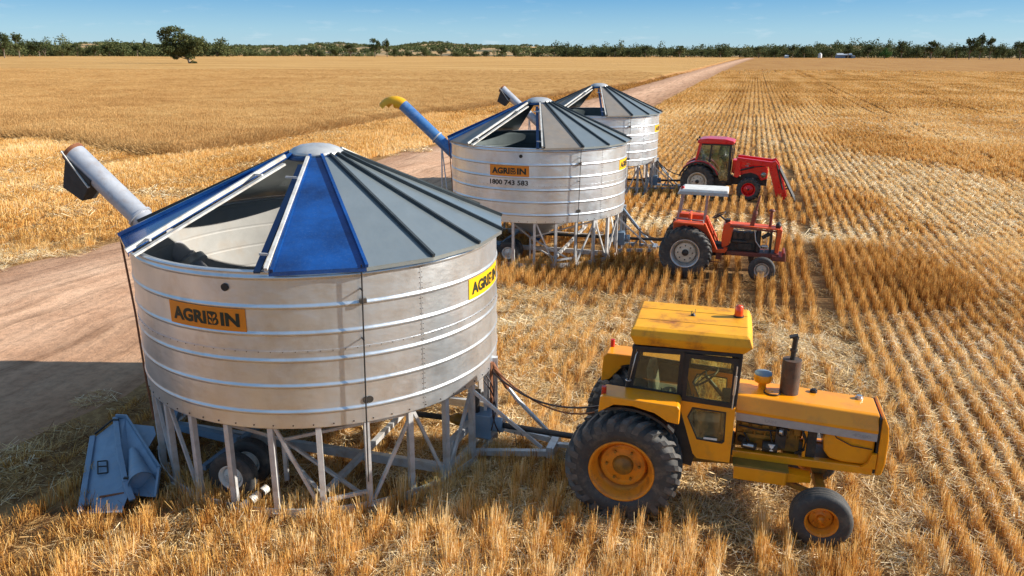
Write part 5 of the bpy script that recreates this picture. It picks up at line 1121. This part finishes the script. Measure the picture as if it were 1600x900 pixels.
    for s in (-1, 1):
        b = MB(); b.prism([(-.42, 1.28), (-.40, 1.58), (-.36, 1.66), (.42, 1.62), (.50, 1.60), (.82, .86), (.72, .82), (.40, 1.30), (.2, 1.46), (-.1, 1.50)], s * .50 - .02, s * .50 + .02)
        b.prism([(-.40, 1.60), (-.36, 1.66), (.46, 1.62), (.46, 1.58), (-.36, 1.61)], min(s * .52, s * .86), max(s * .52, s * .86)); b.prism([(.46, 1.62), (.52, 1.60), (.90, .86), (.85, .84)], min(s * .52, s * .66), max(s * .52, s * .66)); b.build('fender', 'oran', t, bevel=.01)
        b = MB(); b.path([(-.34, s * .68, 1.66), (-.36, s * .68, 1.74), (.30, s * .68, 1.70), (.44, s * .68, 1.70), (.46, s * .68, 1.62)], .016, 6); b.build('fender_rail', 'post', t)
        for x0, x1, z1 in ((-.30, -.20, 2.48), (.46, .50, 2.48)):
            b = MB(); b.beam((x0, s * .56, 1.62), (x1, s * .56, z1), .05); b.build('canopy_post', 'post', t)
    b = MB(); b.b2((.05, -.24, 1.30), (.45, .24, 1.42)); o = b.build('seat', 'oran', t, bevel=.03); b = MB(); b.b2((.0, -.24, 1.42), (.08, .24, 1.80)); b.build('backrest', 'oran', o, bevel=.03)
    b = MB(); b.b2((-.30, -.45, 1.1), (-.05, .45, 1.55)); b.build('rear_box', 'oran_dark', t, bevel=.02)
    b = MB(); b.tube((-.42, -.55, 1.62), (-.36, -.55, 1.62), .07, 14); b.build('work_light', 'oran_dark', t)
    steering(t, (.86, 0, 1.76), .20, R_(-28), (1.08, 0, 1.60))
    b = MB(); b.beam((.80, -.15, .86), (.74, -.15, 1.30), .02); b.beam((.74, -.15, 1.30), (.84, -.15, 1.33), .02); b.beam((.88, .15, .86), (.84, .15, 1.2), .02); b.build('lever', 'steel_black', t)
    # canopy: shallow tray with skirts
    b = MB(); v = [(-.34, -.64, 2.45), (1.08, -.64, 2.44), (1.08, .34, 2.44), (-.34, .34, 2.45), (-.20, -.60, 2.585), (1.07, -.60, 2.575), (1.07, .28, 2.575), (-.20, .28, 2.585)]; b.hexa([Vector(p) for p in v]); o = b.build('canopy', 'canopy', t, bevel=.02)
    b = MB(); b.hexa([(-.345, -.655, 2.43), (1.085, -.655, 2.42), (1.085, -.642, 2.42), (-.345, -.642, 2.43), (-.27, -.65, 2.52), (1.08, -.65, 2.51), (1.08, -.64, 2.51), (-.27, -.64, 2.52)]); b.build('canopy_skirt', 'canopy_edge', o)
    b = MB(); b.lathe([(.055, 2.53), (.058, 2.60), (.045, 2.64), (0, 2.65)], 16, c=(-.20, -.50, 0)); b.build('beacon_lens', 'redlens', o)
    b = MB(); b.beam((-.25, -.2, .6), (-.8, -.22, .55), .05); b.beam((-.25, .2, .6), (-.8, .22, .55), .05); b.beam((-.3, -.1, 1.1), (-.62, -.1, .98), .08, .05); b.beam((-.3, -.3, 1.2), (-.45, -.3, 1.25), .1, .05); b.b2((-.6, -.05, .40), (.1, .05, .46)); b.build('hitch', 'cast', t)
orange_tractor()

def red_tractor():
    t = empty('tractor', (8.60, 36.26, 0), R_(-18), 'red cab tractor with front loader arms and a black hay frame', 'tractor', 'tractors drawn up beside the field bins')
    for sy, sd in ((-.66, -1), (.66, 1)): wheel(t, (0, sy, .74), .76, .42, .43, 'cream', sd, 22, 'cream', dish=.10, name='rear_wheel', hubr=.15, lugm='tyre')
    for sy, sd in ((-.66, -1), (.66, 1)): wheel(t, (2.25, sy, .50), .52, .32, .30, 'red', sd, 18, 'red', dish=.06, name='front_wheel', hubr=.08, lugm='tyre', bolts=6)
    b = MB(); b.prism([(-.35, .5), (-.35, 1.0), (1.5, 1.0), (1.5, .55)], -.22, .22); b.tube((0, -.5, .74), (0, .5, .74), .15, 14); b.b2((1.5, -.2, .62), (3.0, .2, .95)); b.tube((2.25, -.5, .5), (2.25, .5, .5), .09, 12); b.b2((.75, -.55, .55), (1.25, -.25, .95)); b.build('chassis', 'cast', t, bevel=.02)
    b = MB(); b.prism([(1.46, 1.15), (1.46, 1.74), (2.3, 1.68), (2.95, 1.50), (3.02, 1.30), (3.0, .95), (2.75, .85), (2.6, 1.05), (2.3, 1.14), (1.95, 1.08), (1.8, 1.05)], -.33, .33); o = b.build('hood', 'red', t, bevel=.04)
    b = MB(); b.prism([(1.85, 1.05), (2.0, 1.14), (2.3, 1.20), (2.55, 1.12), (2.66, 1.0), (2.5, .95), (1.9, .9)], -.36, .36); b.build('engine_bay', 'steel_black', t)
    b = MB(); b.lathe([(0, -.38), (.09, -.372), (.12, -.35), (.13, -.32)], 20, 'Y', c=(2.84, 0, 1.12)); b.build('headlight', 'glass2', t); b = MB(); b.lathe([(0, -.34), (.12, -.335), (.14, -.30)], 20, 'Y', c=(2.84, 0, 1.12)); b.build('lamp_housing', 'alu', t)
    for s in (-1, 1):
        b = MB(); n = 12; A = [R_(165 - k * 13) for k in range(n)]; po = [(.03 + .90 * math.cos(a), .74 + .92 * math.sin(a)) for a in A]; pi_ = [(.03 + .84 * math.cos(a), .74 + .85 * math.sin(a)) for a in A]
        b.prism(po + pi_[::-1], min(s * .5, s * .90), max(s * .5, s * .90)); b.build('fender', 'steel_black', t, bevel=.01)
        b = MB(); po2 = [(.03 + .935 * math.cos(a), .74 + .955 * math.sin(a)) for a in A[2:]]; b.prism(po2 + po[2:][::-1], min(s * .5, s * .86), max(s * .5, s * .86)); b.build('fender_trim', 'red', t, bevel=.01)
        y = s * .58
        b = MB(); b.prism([(-.20, 1.52), (-.12, 1.52), (.10, 2.48), (-.02, 2.50)], y - .04, y + .04); b.prism([(-.18, 1.40), (.0, 1.60), (-.1, 1.62), (-.2, 1.55)], y - .05, y + .05); b.build('rear_pillar', 'red', t)
        b = MB(); b.prism([(.42, 1.62), (.50, 1.60), (.56, 2.42), (.49, 2.42)], y - .03, y + .03); b.prism([(1.30, .80), (1.38, .80), (1.38, 2.42), (1.30, 2.42)], y - .035, y + .035); b.prism([(.0, 2.38), (1.38, 2.38), (1.38, 2.44), (.02, 2.44)], y - .03, y + .03); b.build('cab_pillar', 'steel_black', t)
        b = MB(); b.prism([(-.10, 1.56), (.42, 1.64), (.49, 2.38), (.06, 2.38)], y - .004, y + .004); b.build('side_window', 'glass2', t)
        b = MB(); b.prism([(.50, 1.62), (.74, 1.36), (.90, 1.0), (.98, .80), (1.30, .80), (1.30, 2.38), (.56, 2.38)], y - .004, y + .004); d = b.build('door', 'glass2', t)
        b = MB(); b.prism([(.96, .76), (1.32, .76), (1.32, .80), (.96, .80)], y - .02, y + .02); b.tube((1.22, y + s * .03, 1.4), (1.22, y + s * .03, 1.6), .015, 8); b.build('door_handle', 'steel_black', d)
        b = MB(); b.path([(1.40, s * .62, .9), (1.44, s * .66, 1.5), (1.44, s * .66, 2.2), (1.40, s * .64, 2.34)], .018, 6); b.build('grab_rail', 'steel_black', t)
        b = MB(); b.box((1.46, s * .76, 2.0), (.03, .14, .30)); b.beam((1.40, s * .60, 2.1), (1.46, s * .76, 2.1), .02); b.build('mirror', 'steel_black', t)
    b = MB(); b.add([(1.385, -.54, 1.70), (1.385, .54, 1.70), (1.385, .54, 2.38), (1.385, -.54, 2.38), (1.379, -.54, 1.70), (1.379, .54, 1.70), (1.379, .54, 2.38), (1.379, -.54, 2.38)], [(0, 1, 2, 3), (7, 6, 5, 4)]); b.build('windscreen', 'glass2', t)
    b = MB(); b.b2((-.1, -.5, .98), (1.34, .5, 1.04)); b.b2((1.08, -.25, 1.0), (1.30, .25, 1.62)); b.b2((-.1, -.5, 1.04), (.10, .5, 1.52)); b.build('cab_floor', 'cast', t, bevel=.02)
    seat(t, .40, 0, 1.42); steering(t, (.92, 0, 1.80), .19, R_(-40), (1.12, 0, 1.58))
    b = MB(); b.prism([(-.10, 2.44), (-.12, 2.52), (-.04, 2.62), (.3, 2.67), (1.1, 2.66), (1.46, 2.58), (1.52, 2.50), (1.46, 2.44)], -.64, .64); o = b.build('cab_roof', 'red', t, bevel=.05)
    b = MB(); b.box((-.13, -.50, 2.60), (.07, .12, .09)); b.box((-.13, .50, 2.60), (.07, .12, .09)); b.box((1.52, -.45, 2.46), (.06, .12, .07)); b.build('work_light', 'steel_black', o)
    # loader
    for s in (-1, 1):
        y = s * .52
        b = MB(); b.prism([(1.56, 1.02), (1.72, .98), (1.86, 1.10), (1.80, 1.55), (1.80, 1.86), (1.66, 1.88), (1.62, 1.5)], y - .06, y + .06); b.build('loader_post', 'red', t, bevel=.012)
        b = MB(); b.prism([(1.66, 1.72), (1.66, 1.88), (3.16, 1.74), (3.30, 1.80), (3.46, 1.60), (3.90, .28), (3.80, .10), (3.56, .10), (3.42, .30), (3.10, 1.26), (3.02, 1.52), (2.4, 1.58)], y - .08, y + .08); arm = b.build('loader_arm', 'red', t, bevel=.012)
        b = MB(); b.tube((1.78, y, 1.30), (2.4, y, 1.48), .045, 10); b.tube((2.4, y, 1.48), (3.05, y, 1.56), .025, 8); b.tube((3.36, y + s * .08, 1.62), (3.70, y + s * .08, .55), .035, 8); b.build('loader_ram', 'steel_black', arm)
        if s < 0:
            for xx, zz, ww in ((2.16, 1.60, .17), (2.10, 1.50, .13)):
                b = MB(); b.hexa([(xx - ww / 2, -.345, zz - .02), (xx + ww / 2, -.345, zz - .035), (xx + ww / 2, -.328, zz - .035), (xx - ww / 2, -.328, zz - .02), (xx - ww / 2, -.345, zz + .03), (xx + ww / 2, -.345, zz + .015), (xx + ww / 2, -.328, zz + .015), (xx - ww / 2, -.328, zz + .03)]); b.build('badge', 'silver', o)
    b = MB(); b.tube((3.60, -.52, .35), (3.60, .52, .35), .05, 12); b.tube((3.10, -.5, 1.50), (3.10, .5, 1.50), .05, 12); b.build('loader_crossbar', 'red', t)
    f = MB()
    for y in (-.62, -.31, 0, .31, .62): f.tube((3.50, y, 1.42), (4.26, y, .05), .04, 8)
    for s_ in (0, .35, .7): f.beam((3.50 + .76 * s_, -.66, 1.42 - 1.37 * s_), (3.50 + .76 * s_, .66, 1.42 - 1.37 * s_), .05)
    f.beam((3.62, -.4, .5), (3.95, -.4, .60), .06); f.beam((3.62, .4, .5), (3.95, .4, .60), .06); f.tube((3.80, -.5, .15), (4.3, -.5, .08), .03, 8); f.tube((3.80, .5, .15), (4.3, .5, .08), .03, 8); f.build('hay_frame', 'black_rubber', t)
    b = MB(); b.beam((-.25, -.2, .6), (-.8, -.22, .55), .05); b.beam((-.25, .2, .6), (-.8, .22, .55), .05); b.beam((-.3, -.3, 1.0), (-.6, -.3, 1.05), .08, .08); b.beam((-.2, -.35, 1.25), (-.38, -.35, 1.6), .16, .12); b.build('hitch', 'cast', t)
red_tractor()

# hydraulic hoses from each bin to its tractor
def hose(p, q, sag, lab, r=.016, wob=.1, col='hose'):
    p = Vector(p); q = Vector(q); pts = [p.lerp(q, k / 14) + Vector((0, wob * math.sin(k / 14 * 6.28), -sag * 4 * (k / 14) * (1 - k / 14))) for k in range(15)]
    b = MB(); b.path(pts, r, 8); b.build('hydraulic_hose', col, label=lab, cat='hose', group='hoses between bins and tractors')
hose((-.38, 11.95, 1.50), (1.62, 10.42, 1.52), .48, 'reddish hydraulic hose sagging from nearest bin to yellow tractor, lower of two', .014, .04, 'rust')
hose((-.40, 11.97, 1.40), (1.64, 10.40, 1.55), .38, 'black hydraulic hose sagging from nearest bin to yellow tractor, upper of two', .016, -.03)
hose((3.72, 25.15, 1.30), (4.95, 23.6, 1.05), .42, 'black hydraulic hose between the middle bin and the orange tractor', .02, .05)
hose((6.85, 37.4, 1.45), (8.15, 36.3, .95), .25, 'dark hydraulic hose between the farthest bin and the red tractor', .025, .05)

# ------------------------------------------------------------------ trees
def foliage_mat(name, c0, c1, c2):
    m, N, L, P = nt(name); out = N['Material Output']
    at = N.new('ShaderNodeAttribute'); at.attribute_name = 'c'; oi = N.new('ShaderNodeObjectInfo')
    ad = N.new('ShaderNodeMath'); ad.operation = 'MULTIPLY_ADD'; ad.inputs[1].default_value = .3; L.new(oi.outputs['Random'], ad.inputs[0]); L.new(at.outputs['Fac'], ad.inputs[2])
    r = ramp(N, [(0, c0), (.55, c1), (1.1 if False else 1, c2)]); L.new(ad.outputs[0], r.inputs['Fac']); L.new(r.outputs['Color'], P.inputs['Base Color']); P.inputs['Roughness'].default_value = .8; P.inputs['Specular IOR Level'].default_value = .2
    tl = N.new('ShaderNodeBsdfTranslucent'); L.new(r.outputs['Color'], tl.inputs['Color']); mx = N.new('ShaderNodeMixShader'); mx.inputs[0].default_value = .2
    L.new(P.outputs[0], mx.inputs[1]); L.new(tl.outputs[0], mx.inputs[2]); L.new(mx.outputs[0], out.inputs['Surface']); return m
M['leaf'] = foliage_mat('gum_foliage', (.032, .045, .015), (.075, .095, .032), (.155, .155, .062))
M['leaf_green'] = foliage_mat('bright_foliage', (.03, .07, .012), (.06, .14, .03), (.13, .22, .05))
def crown_arrays(blobs, nleaf, lsz, r_):
    """blobs: (cx, cy, cz, rx, rz) -> leaf clump quads spread through each blob"""
    V = []; C = []
    vol = np.array([b[3] ** 2 * b[4] for b in blobs]) ** .7; vol = vol / vol.sum()
    for (cx, cy, cz, rx, rz), w in zip(blobs, vol):
        n = max(20, int(nleaf * w)); d = r_.normal(size=(n, 3)); d /= np.linalg.norm(d, axis=1)[:, None]
        rad = r_.uniform(.25, 1, n) ** .55 * (1 + .22 * np.sin(d[:, 0] * 5 + cx) * np.cos(d[:, 2] * 6 + cz)); p = d * rad[:, None] * np.array([rx, rx, rz]) + np.array([cx, cy, cz])
        a = r_.normal(size=(n, 3)); a /= np.linalg.norm(a, axis=1)[:, None]; b = np.cross(a, r_.normal(size=(n, 3))); b /= np.linalg.norm(b, axis=1)[:, None]
        s = (lsz * r_.uniform(.6, 1.4, n))[:, None]; a = a * s; b = b * s * .6
        V.append(np.stack([p - a, p - b * .9, p + a, p + b], 1)); C.append(np.repeat(np.clip(.35 + r_.normal(0, .18, n) + .15 * r_.normal(), 0, 1), 4))
    return np.concatenate(V).reshape(-1, 3), np.concatenate(C)
def quads_obj(name, V, C, m, parent=None, **kw):
    n = len(V) // 4; me = bpy.data.meshes.new(name); me.vertices.add(4 * n); me.vertices.foreach_set('co', V.astype(np.float32).ravel()); me.loops.add(4 * n); me.loops.foreach_set('vertex_index', np.arange(4 * n))
    me.polygons.add(n); me.polygons.foreach_set('loop_start', np.arange(n) * 4); me.polygons.foreach_set('loop_total', np.full(n, 4)); a = me.attributes.new('c', 'FLOAT', 'POINT'); a.data.foreach_set('value', C.astype(np.float32)); me.update(); me.materials.append(m if not isinstance(m, str) else M[m])
    o = bpy.data.objects.new(name, me); COL.objects.link(o); o.parent = parent; tag(o, **kw); return o
def tree_meshes(kind, seed):
    """unit tree: height 1, width about 1; returns crown mesh arrays and a trunk builder"""
    r_ = np.random.default_rng(seed); blobs = []
    if kind == 'b':
        for k in range(13):
            a = r_.uniform(0, 6.28); q = r_.uniform(.05, .34); blobs.append((q * math.cos(a), q * math.sin(a), .30 + .52 * r_.uniform() * (1 - q * .8) + .08, r_.uniform(.11, .19), r_.uniform(.09, .15)))
    elif kind == 'g':
        for k in range(12):
            a = r_.uniform(0, 6.28); q = r_.uniform(.05, .38); blobs.append((q * math.cos(a), q * math.sin(a), .22 + .55 * r_.uniform() * (1 - q), r_.uniform(.13, .2), r_.uniform(.13, .2)))
    elif kind == 's':
        for k in range(7):
            a = r_.uniform(0, 6.28); q = r_.uniform(.0, .3); blobs.append((q * math.cos(a), q * math.sin(a), .15 + .5 * r_.uniform(), r_.uniform(.16, .26), r_.uniform(.2, .3)))
    elif kind == 't':
        for k in range(9): blobs.append((r_.normal(0, .12), r_.normal(0, .12), .25 + .08 * k, r_.uniform(.14, .28) * (1 - .06 * k), .09))
    if kind == 'd': V, C = crown_arrays([(0, 0, .8, .3, .2)], 25, .02, r_)
    else: V, C = crown_arrays(blobs, 1500, .034, r_)
    tb = MB(); tb.tube((0, 0, -.02), (.02, .0, .34), .028, 8, .018)
    for bl in (blobs or [(math.cos(a) * .4, math.sin(a) * .4, .6 + .1 * a % .3, 0, 0) for a in range(8)])[:10]: tb.tube((.015, 0, .2 + .1 * rnd.random()), (bl[0] * .85, bl[1] * .85, bl[2]), .014, 5, .004)
    return V, C, tb
TM = {}
def tree(x, y, h, w, kind, label, group, name='gum_tree', cat='tree', variant=0):
    key = kind + str(variant)
    if key not in TM:
        V, C, tb = tree_meshes(kind, hash(kind) % 7 + 31 * variant + ord(kind)); t = empty(name, (x, y, 0), 0, label, cat, group)
        c = quads_obj('crown' if kind != 'd' else 'twigs', V, C, 'leaf_green' if kind == 'e' else ('leaf' if kind != 'd' else 'bark'), t); tr = tb.build('trunk', 'bark', t); TM[key] = (c.data, tr.data)
    else:
        t = empty(name, (x, y, 0), 0, label, cat, group)
        for nm, me in (('crown' if kind != 'd' else 'twigs', TM[key][0]), ('trunk', TM[key][1])): o = bpy.data.objects.new(nm, me); COL.objects.link(o); o.parent = t
    t.scale = (w, w, h); t.rotation_euler = (0, 0, rnd.uniform(0, 6.28)); return t
TREES = [(-396,639,21.0,17,'b'),(-418,695,21.7,16,'b'),(-484,839,17.7,22,'b'),(-436,765,9.6,6,'d'),(-465,848,16.5,20,'g'),(-453,854,15.3,17,'b'),(-438,861,16.8,20,'g'),(-426,867,14.9,18,'b'),(-415,873,17.0,15,'g'),(-402,879,13.0,15,'b'),(-394,883,19.3,8,'t'),(-382,889,14.6,17,'b'),(-329,914,14.3,24,'g'),(-316,921,12.2,12,'b'),(-302,928,9.4,10,'s'),(-274,941,11.0,9,'s'),(-263,947,12.6,10,'g'),(-248,954,11.9,13,'g'),(-236,960,14.2,12,'g'),(-227,964,9.8,11,'s'),(-212,972,14.4,20,'g'),(-194,981,16.1,23,'b'),(-149,889,22.2,18,'b'),(-137,895,19.6,15,'b'),(-128,898,12.6,10,'g'),(-127,1013,7.9,13,'s'),(-109,1022,13.6,13,'g'),(-89,1031,12.9,16,'b'),(-69,1041,7.3,11,'s'),(-52,1048,10.6,13,'s'),(-34,1048,10.7,15,'g'),(-13,1048,14.0,18,'b'),(4,1048,15.7,13,'g'),(32,1048,10.9,16,'g'),(53,1048,11.0,13,'b'),(68,1048,10.2,10,'b'),(81,1048,13.5,15,'g'),(114,1048,11.1,16,'s'),(130,1048,12.8,16,'b'),(150,1048,13.7,16,'g'),(169,1048,16.2,18,'b'),(191,1048,15.5,16,'g'),(213,1048,16.3,20,'b'),(240,1048,13.2,16,'g'),(265,1048,14.0,18,'b'),(289,1048,14.1,18,'g'),(314,1048,15.0,20,'b'),(334,1048,16.7,16,'g'),(337,989,16.2,15,'b'),(372,1048,17.6,18,'g'),(393,1010,13.4,16,'g'),(416,1019,16.7,17,'b'),(431,1025,12.0,11,'g'),(446,1031,17.7,19,'b'),(420,927,14.5,16,'e'),(496,1048,22.9,23,'b'),(516,1048,17.2,20,'g'),(484,950,21.5,21,'b'),(504,957,14.9,13,'g'),(520,962,15.0,12,'b'),(484,870,25.1,20,'b'),(497,874,26.6,18,'b'),(510,878,24.0,15,'b'),(519,881,19.9,10,'g'),(529,884,17.9,11,'g'),(498,806,20.1,16,'b')]
# lone tree out in the wheat
def lone_tree():
    t = empty('gum_tree', (-158.5, 394.9, 0), 0, 'large lone spreading tree standing out in the uncut wheat field', 'tree')
    r_ = np.random.default_rng(5); B = []
    for cx, cz, rx, rz in ((-8.5, 14.3, 3.0, 1.7), (-5.5, 15.6, 3.2, 1.8), (-2.5, 16.4, 3.2, 1.6), (-9.5, 12.8, 2.0, 1.2), (2.5, 11.8, 3.8, 2.6), (5.5, 11.0, 3.6, 2.4), (8.5, 10.4, 3.2, 2.6), (10.8, 8.6, 2.4, 2.2), (-6.0, 9.6, 3.4, 2.4), (-3.0, 8.0, 3.6, 2.6), (-7.0, 6.4, 2.8, 2.2), (-4.0, 4.6, 3.0, 1.8), (-1.2, 11.8, 2.0, 1.6), (1.2, 8.0, 3.6, 2.8), (4.0, 6.4, 3.2, 2.2), (3.0, 4.0, 2.4, 1.8), (7.5, 7.0, 3.0, 2.2), (-8.5, 8.4, 2.0, 1.6), (.5, 5.6, 2.6, 2.0)):
        B.append((cx, r_.uniform(-3, 3), cz, rx, rz)); B.append((cx + r_.normal(0, 1), r_.uniform(-6, 6), cz + r_.normal(0, .6), rx * .7, rz * .7))
    B += [(-5.0, 0, 12.2, 3.0, 1.8), (-2.0, 1, 13.6, 2.6, 1.6), (-8.0, -1, 11.2, 2.4, 1.6), (.5, 0, 13.0, 2.2, 1.5), (-6.5, 1, 7.5, 3.2, 2.2), (-1, -1, 6.2, 3.4, 2.2), (5.5, 0, 8.6, 3.6, 2.4), (0.5, 2, 9.4, 3.2, 2.2)]; V, C = crown_arrays(B, 13500, .36, r_); quads_obj('crown', V, C, 'leaf', t)
    b = MB(); b.tube((3.0, 0, -.2), (2.0, 0, 3.0), .75, 12, .5); b.tube((2.0, 0, 2.8), (-2.5, .5, 5.5), .45, 8, .25); b.tube((-2.5, .5, 5.5), (-4.5, 0, 12), .25, 8, .12); b.tube((-4.5, 0, 11.5), (-8, 0, 14), .14, 6, .06); b.tube((2.0, 0, 3.0), (3.0, 0, 8), .4, 8, .2); b.tube((3, 0, 7.5), (7.5, 1, 10.5), .22, 6, .08); b.tube((3, 0, 6), (.5, 0, 11.5), .22, 6, .08); b.tube((-3.2, .3, 8), (-3, 0, 15), .16, 6, .06); b.tube((2.2, 0, 2.4), (-4, -1, 4.2), .28, 6, .1); b.tube((-3.8, 0, 10), (-1.5, 0, 15.5), .12, 6, .05)
    b.build('trunk', 'bark', t)
lone_tree()
V, C = crown_arrays([(0, 0, .7, 1.3, .8), (1.4, 0, .5, .9, .6)], 260, .25, np.random.default_rng(8)); quads_obj('bush', V, C, 'leaf', label='small dark bush in the wheat beside the lone spreading tree', cat='bush').location = (-154.0, 394, .45)
def where(x, y):
    q = math.degrees(math.atan2(x, y))
    return ('at the far left' if q < -26 else 'left of the lone tree' if q < -22.5 else 'behind and right of the lone tree' if q < -15 else 'in the belt above the nearest bin' if q < -5 else 'in the belt above the middle bin' if q < 3.5 else 'in the belt above the farthest bin' if q < 10 else 'where the dirt road meets the trees' if q < 17 else 'beside the far farm shed' if q < 22 else 'in the belt right of the farm shed' if q < 27 else 'in the tall clump at the right')
KN = {'b': 'spreading dark gum tree', 'g': 'dense rounded gum tree', 's': 'low grey green bushy tree', 't': 'narrow pointed dark tree', 'd': 'bare grey dead tree', 'e': 'bright green leafy tree'}
cnt = {}
TL = sorted(TREES)
for i, (x, y, h, w, k) in enumerate(TL):
    lab = KN[k] + ' ' + where(x, y)
    cnt.setdefault(lab, []).append(i)
TM_e = None
ordn = ['leftmost', 'second', 'third', 'fourth', 'fifth', 'sixth', 'seventh', 'eighth', 'ninth']
for lab, ids in cnt.items():
    for j, i in enumerate(ids):
        x, y, h, w, k = TL[i]
        l2 = lab if len(ids) == 1 else ordn[j] + ' ' + KN[k] + ' from the left ' + where(x, y)
        if k == 'e':
            V, C, tb = tree_meshes('g', 77); t = empty('leafy_tree', (x, y, 0), 0, l2, 'tree', 'trees along the far edge of the fields'); quads_obj('crown', V, C, 'leaf_green', t); tb.build('trunk', 'bark', t); t.scale = (w, w, h)
        else: tree(x, y, h, w, k, l2, 'trees along the far edge of the fields', 'dead_tree' if k == 'd' else 'gum_tree', 'tree', i % 5)
# the mass of scrub and woodland that fills in behind them
def woodland():
    r_ = np.random.default_rng(9); B = []
    dens = [(-38, -19, 330, 860, 1040, 9, 20), (-20, -13, 40, 1000, 1100, 4, 10), (-13, 6, 75, 1090, 1220, 3, 10), (3, 20, 260, 1090, 1260, 10, 21), (19, 34, 260, 1080, 1230, 12, 24)]
    for a0, a1, n, d0, d1, h0, h1 in dens:
        for _ in range(n):
            a = R_(r_.uniform(a0, a1)); d = r_.uniform(d0, d1) / math.cos(a); h = h0 + (h1 - h0) * r_.uniform(0, 1) ** 1.6 * (.6 + .8 * float(vnoise(math.degrees(a), 0, 1.1, 81))); w = r_.uniform(3.5, 9); x, y = d * math.sin(a), d * math.cos(a)
            for q in range(3): B.append((x + r_.normal(0, 3), y + r_.normal(0, 3), h * r_.uniform(.2, .75), w * .8, h * .36))
    V, C = crown_arrays(B, 170000, .95, r_)
    quads_obj('woodland', V, C, 'leaf', label='belt of dark gum woodland and scrub along the far edge of the fields', cat='woodland', kind='stuff')
woodland()

# hills behind, with paddocks and scattered timber
def hills():
    m, N, L, P = nt('far_hills'); geo = N.new('ShaderNodeNewGeometry'); pos = geo.outputs['Position']
    n1 = noise(N, L, pos, .004, 6, .6); n2 = noise(N, L, pos, .03, 5, .6)
    a = ramp(N, [(.40, (.07, .07, .03)), (.46, (.20, .15, .06)), (.52, (.55, .34, .14))]); L.new(n1.outputs['Fac'], a.inputs['Fac']); b = ramp(N, [(.4, (.6, .6, .6)), (.6, (1, 1, 1))]); L.new(n2.outputs['Fac'], b.inputs['Fac'])
    L.new(mixc(N, L, .6, a.outputs['Color'], b.outputs['Color'], 'MULTIPLY'), P.inputs['Base Color']); P.inputs['Roughness'].default_value = 1
    nx, ny = 200, 24; A = np.linspace(-42, 42, nx); D = np.linspace(1250, 5200, ny); V = []; HT = {}
    def hgt(a, d):
        t = (d - 1250) / 3950
        top = 22 + 16 * math.exp(-((a + 13.5) / 3.2) ** 2) + 26 * math.exp(-((a + 4.5) / 5.0) ** 2) + 4 * math.sin(a * .9) + 20 * math.exp(-((a - 21.5) / 2.4) ** 2) - 8 * math.exp(-((a - 10) / 6) ** 2) + 18 * math.exp(-((a + 27) / 6) ** 2)
        return (top + 18 * (vnoise(a, d * .004, 1.6, 71) - .5)) * (math.sin(min(1, t * 1.15) * math.pi / 2) ** 1.5) * (.95)
    for d in D:
        for a in A: V.append((d * math.tan(R_(a)), d, float(hgt(a, d)) - .3))
    F = [(j * nx + i, j * nx + i + 1, (j + 1) * nx + i + 1, (j + 1) * nx + i) for j in range(ny - 1) for i in range(nx - 1)]
    o = MB().add(V, F, True).build('hills', m, kind='structure')
    r_ = np.random.default_rng(12); B = []
    for _ in range(4200):
        a = r_.uniform(-36, 36); d = r_.uniform(1500, 5000)
        if vnoise(a, d * .0025, 2.2, 72) * 1.0 + .15 * r_.normal() < .47: continue
        h = r_.uniform(7, 12); B.append((d * math.tan(R_(a)), d, float(hgt(a, d)) + h * .45, r_.uniform(7, 13), h * .5))
    V, C = crown_arrays(B, 120000, 2.3, r_); quads_obj('hill_timber', V, C, 'leaf', label='scattered dark timber on the low hills along the horizon', cat='woodland', kind='stuff')
hills()

# farm buildings and a power pole at the far side
def far_buildings():
    t = empty('farm_shed', (419, 1040, 0), R_(-12), 'long low farm shed with pale roof in front of the far trees on the right', 'shed')
    b = MB(); b.b2((-9, -5, 0), (9, 5, 3.9)); b.build('wall', 'shed_blue', t)
    b = MB(); b.prism([(-5.6, 3.9), (0, 6.0), (5.6, 3.9), (5.6, 3.7), (0, 5.8), (-5.6, 3.7)], -9.6, 9.6, 'X'); b.build('roof', 'shed_roof', t)
    b = MB(); b.b2((1.5, -5.06, .1), (8, -5.01, 3.2)); b.build('door_opening', 'steel_black', t)
    b = MB(); b.b2((9.4, -4, 0), (13.5, 3, 2.7)); b.prism([(-4.4, 2.6), (3.4, 3.1), (3.4, 2.95), (-4.4, 2.45)], 9.2, 13.8, 'X'); b.build('lean_to', 'shed_roof', t)
    t = empty('water_tank', (393, 1050, 0), 0, 'small white upright tank just left of the farm shed', 'tank'); b = MB(); b.lathe([(2.4, 0), (2.4, 4.6), (1.6, 5.6), (0, 6.0)], 24); b.build('tank_body', 'conc', t); b = MB(); b.lathe([(.5, 5.9), (.5, 6.3), (0, 6.4)], 12); b.build('hatch', 'shed_roof', t)
    t = empty('hut', (352, 1055, 0), 0, 'tiny white hut near where the dirt road meets the far trees', 'hut'); b = MB(); b.b2((-2.2, -2, 0), (2.2, 2, 2.4)); b.build('wall', 'conc', t); b = MB(); b.prism([(-2.4, 2.4), (0, 3.5), (2.4, 2.4)], -2.5, 2.5, 'X'); b.build('roof', 'shed_roof', t)
    t = empty('power_pole', (467, 930, 0), 0, 'thin wooden power pole before the dark trees at the right', 'pole'); b = MB(); b.tube((0, 0, 0), (0, 0, 9), .18, 8, .12); b.build('pole', 'bark', t); b = MB(); b.beam((-1.4, 0, 8.4), (1.4, 0, 8.4), .14); b.build('cross_arm', 'bark', t)
far_buildings()
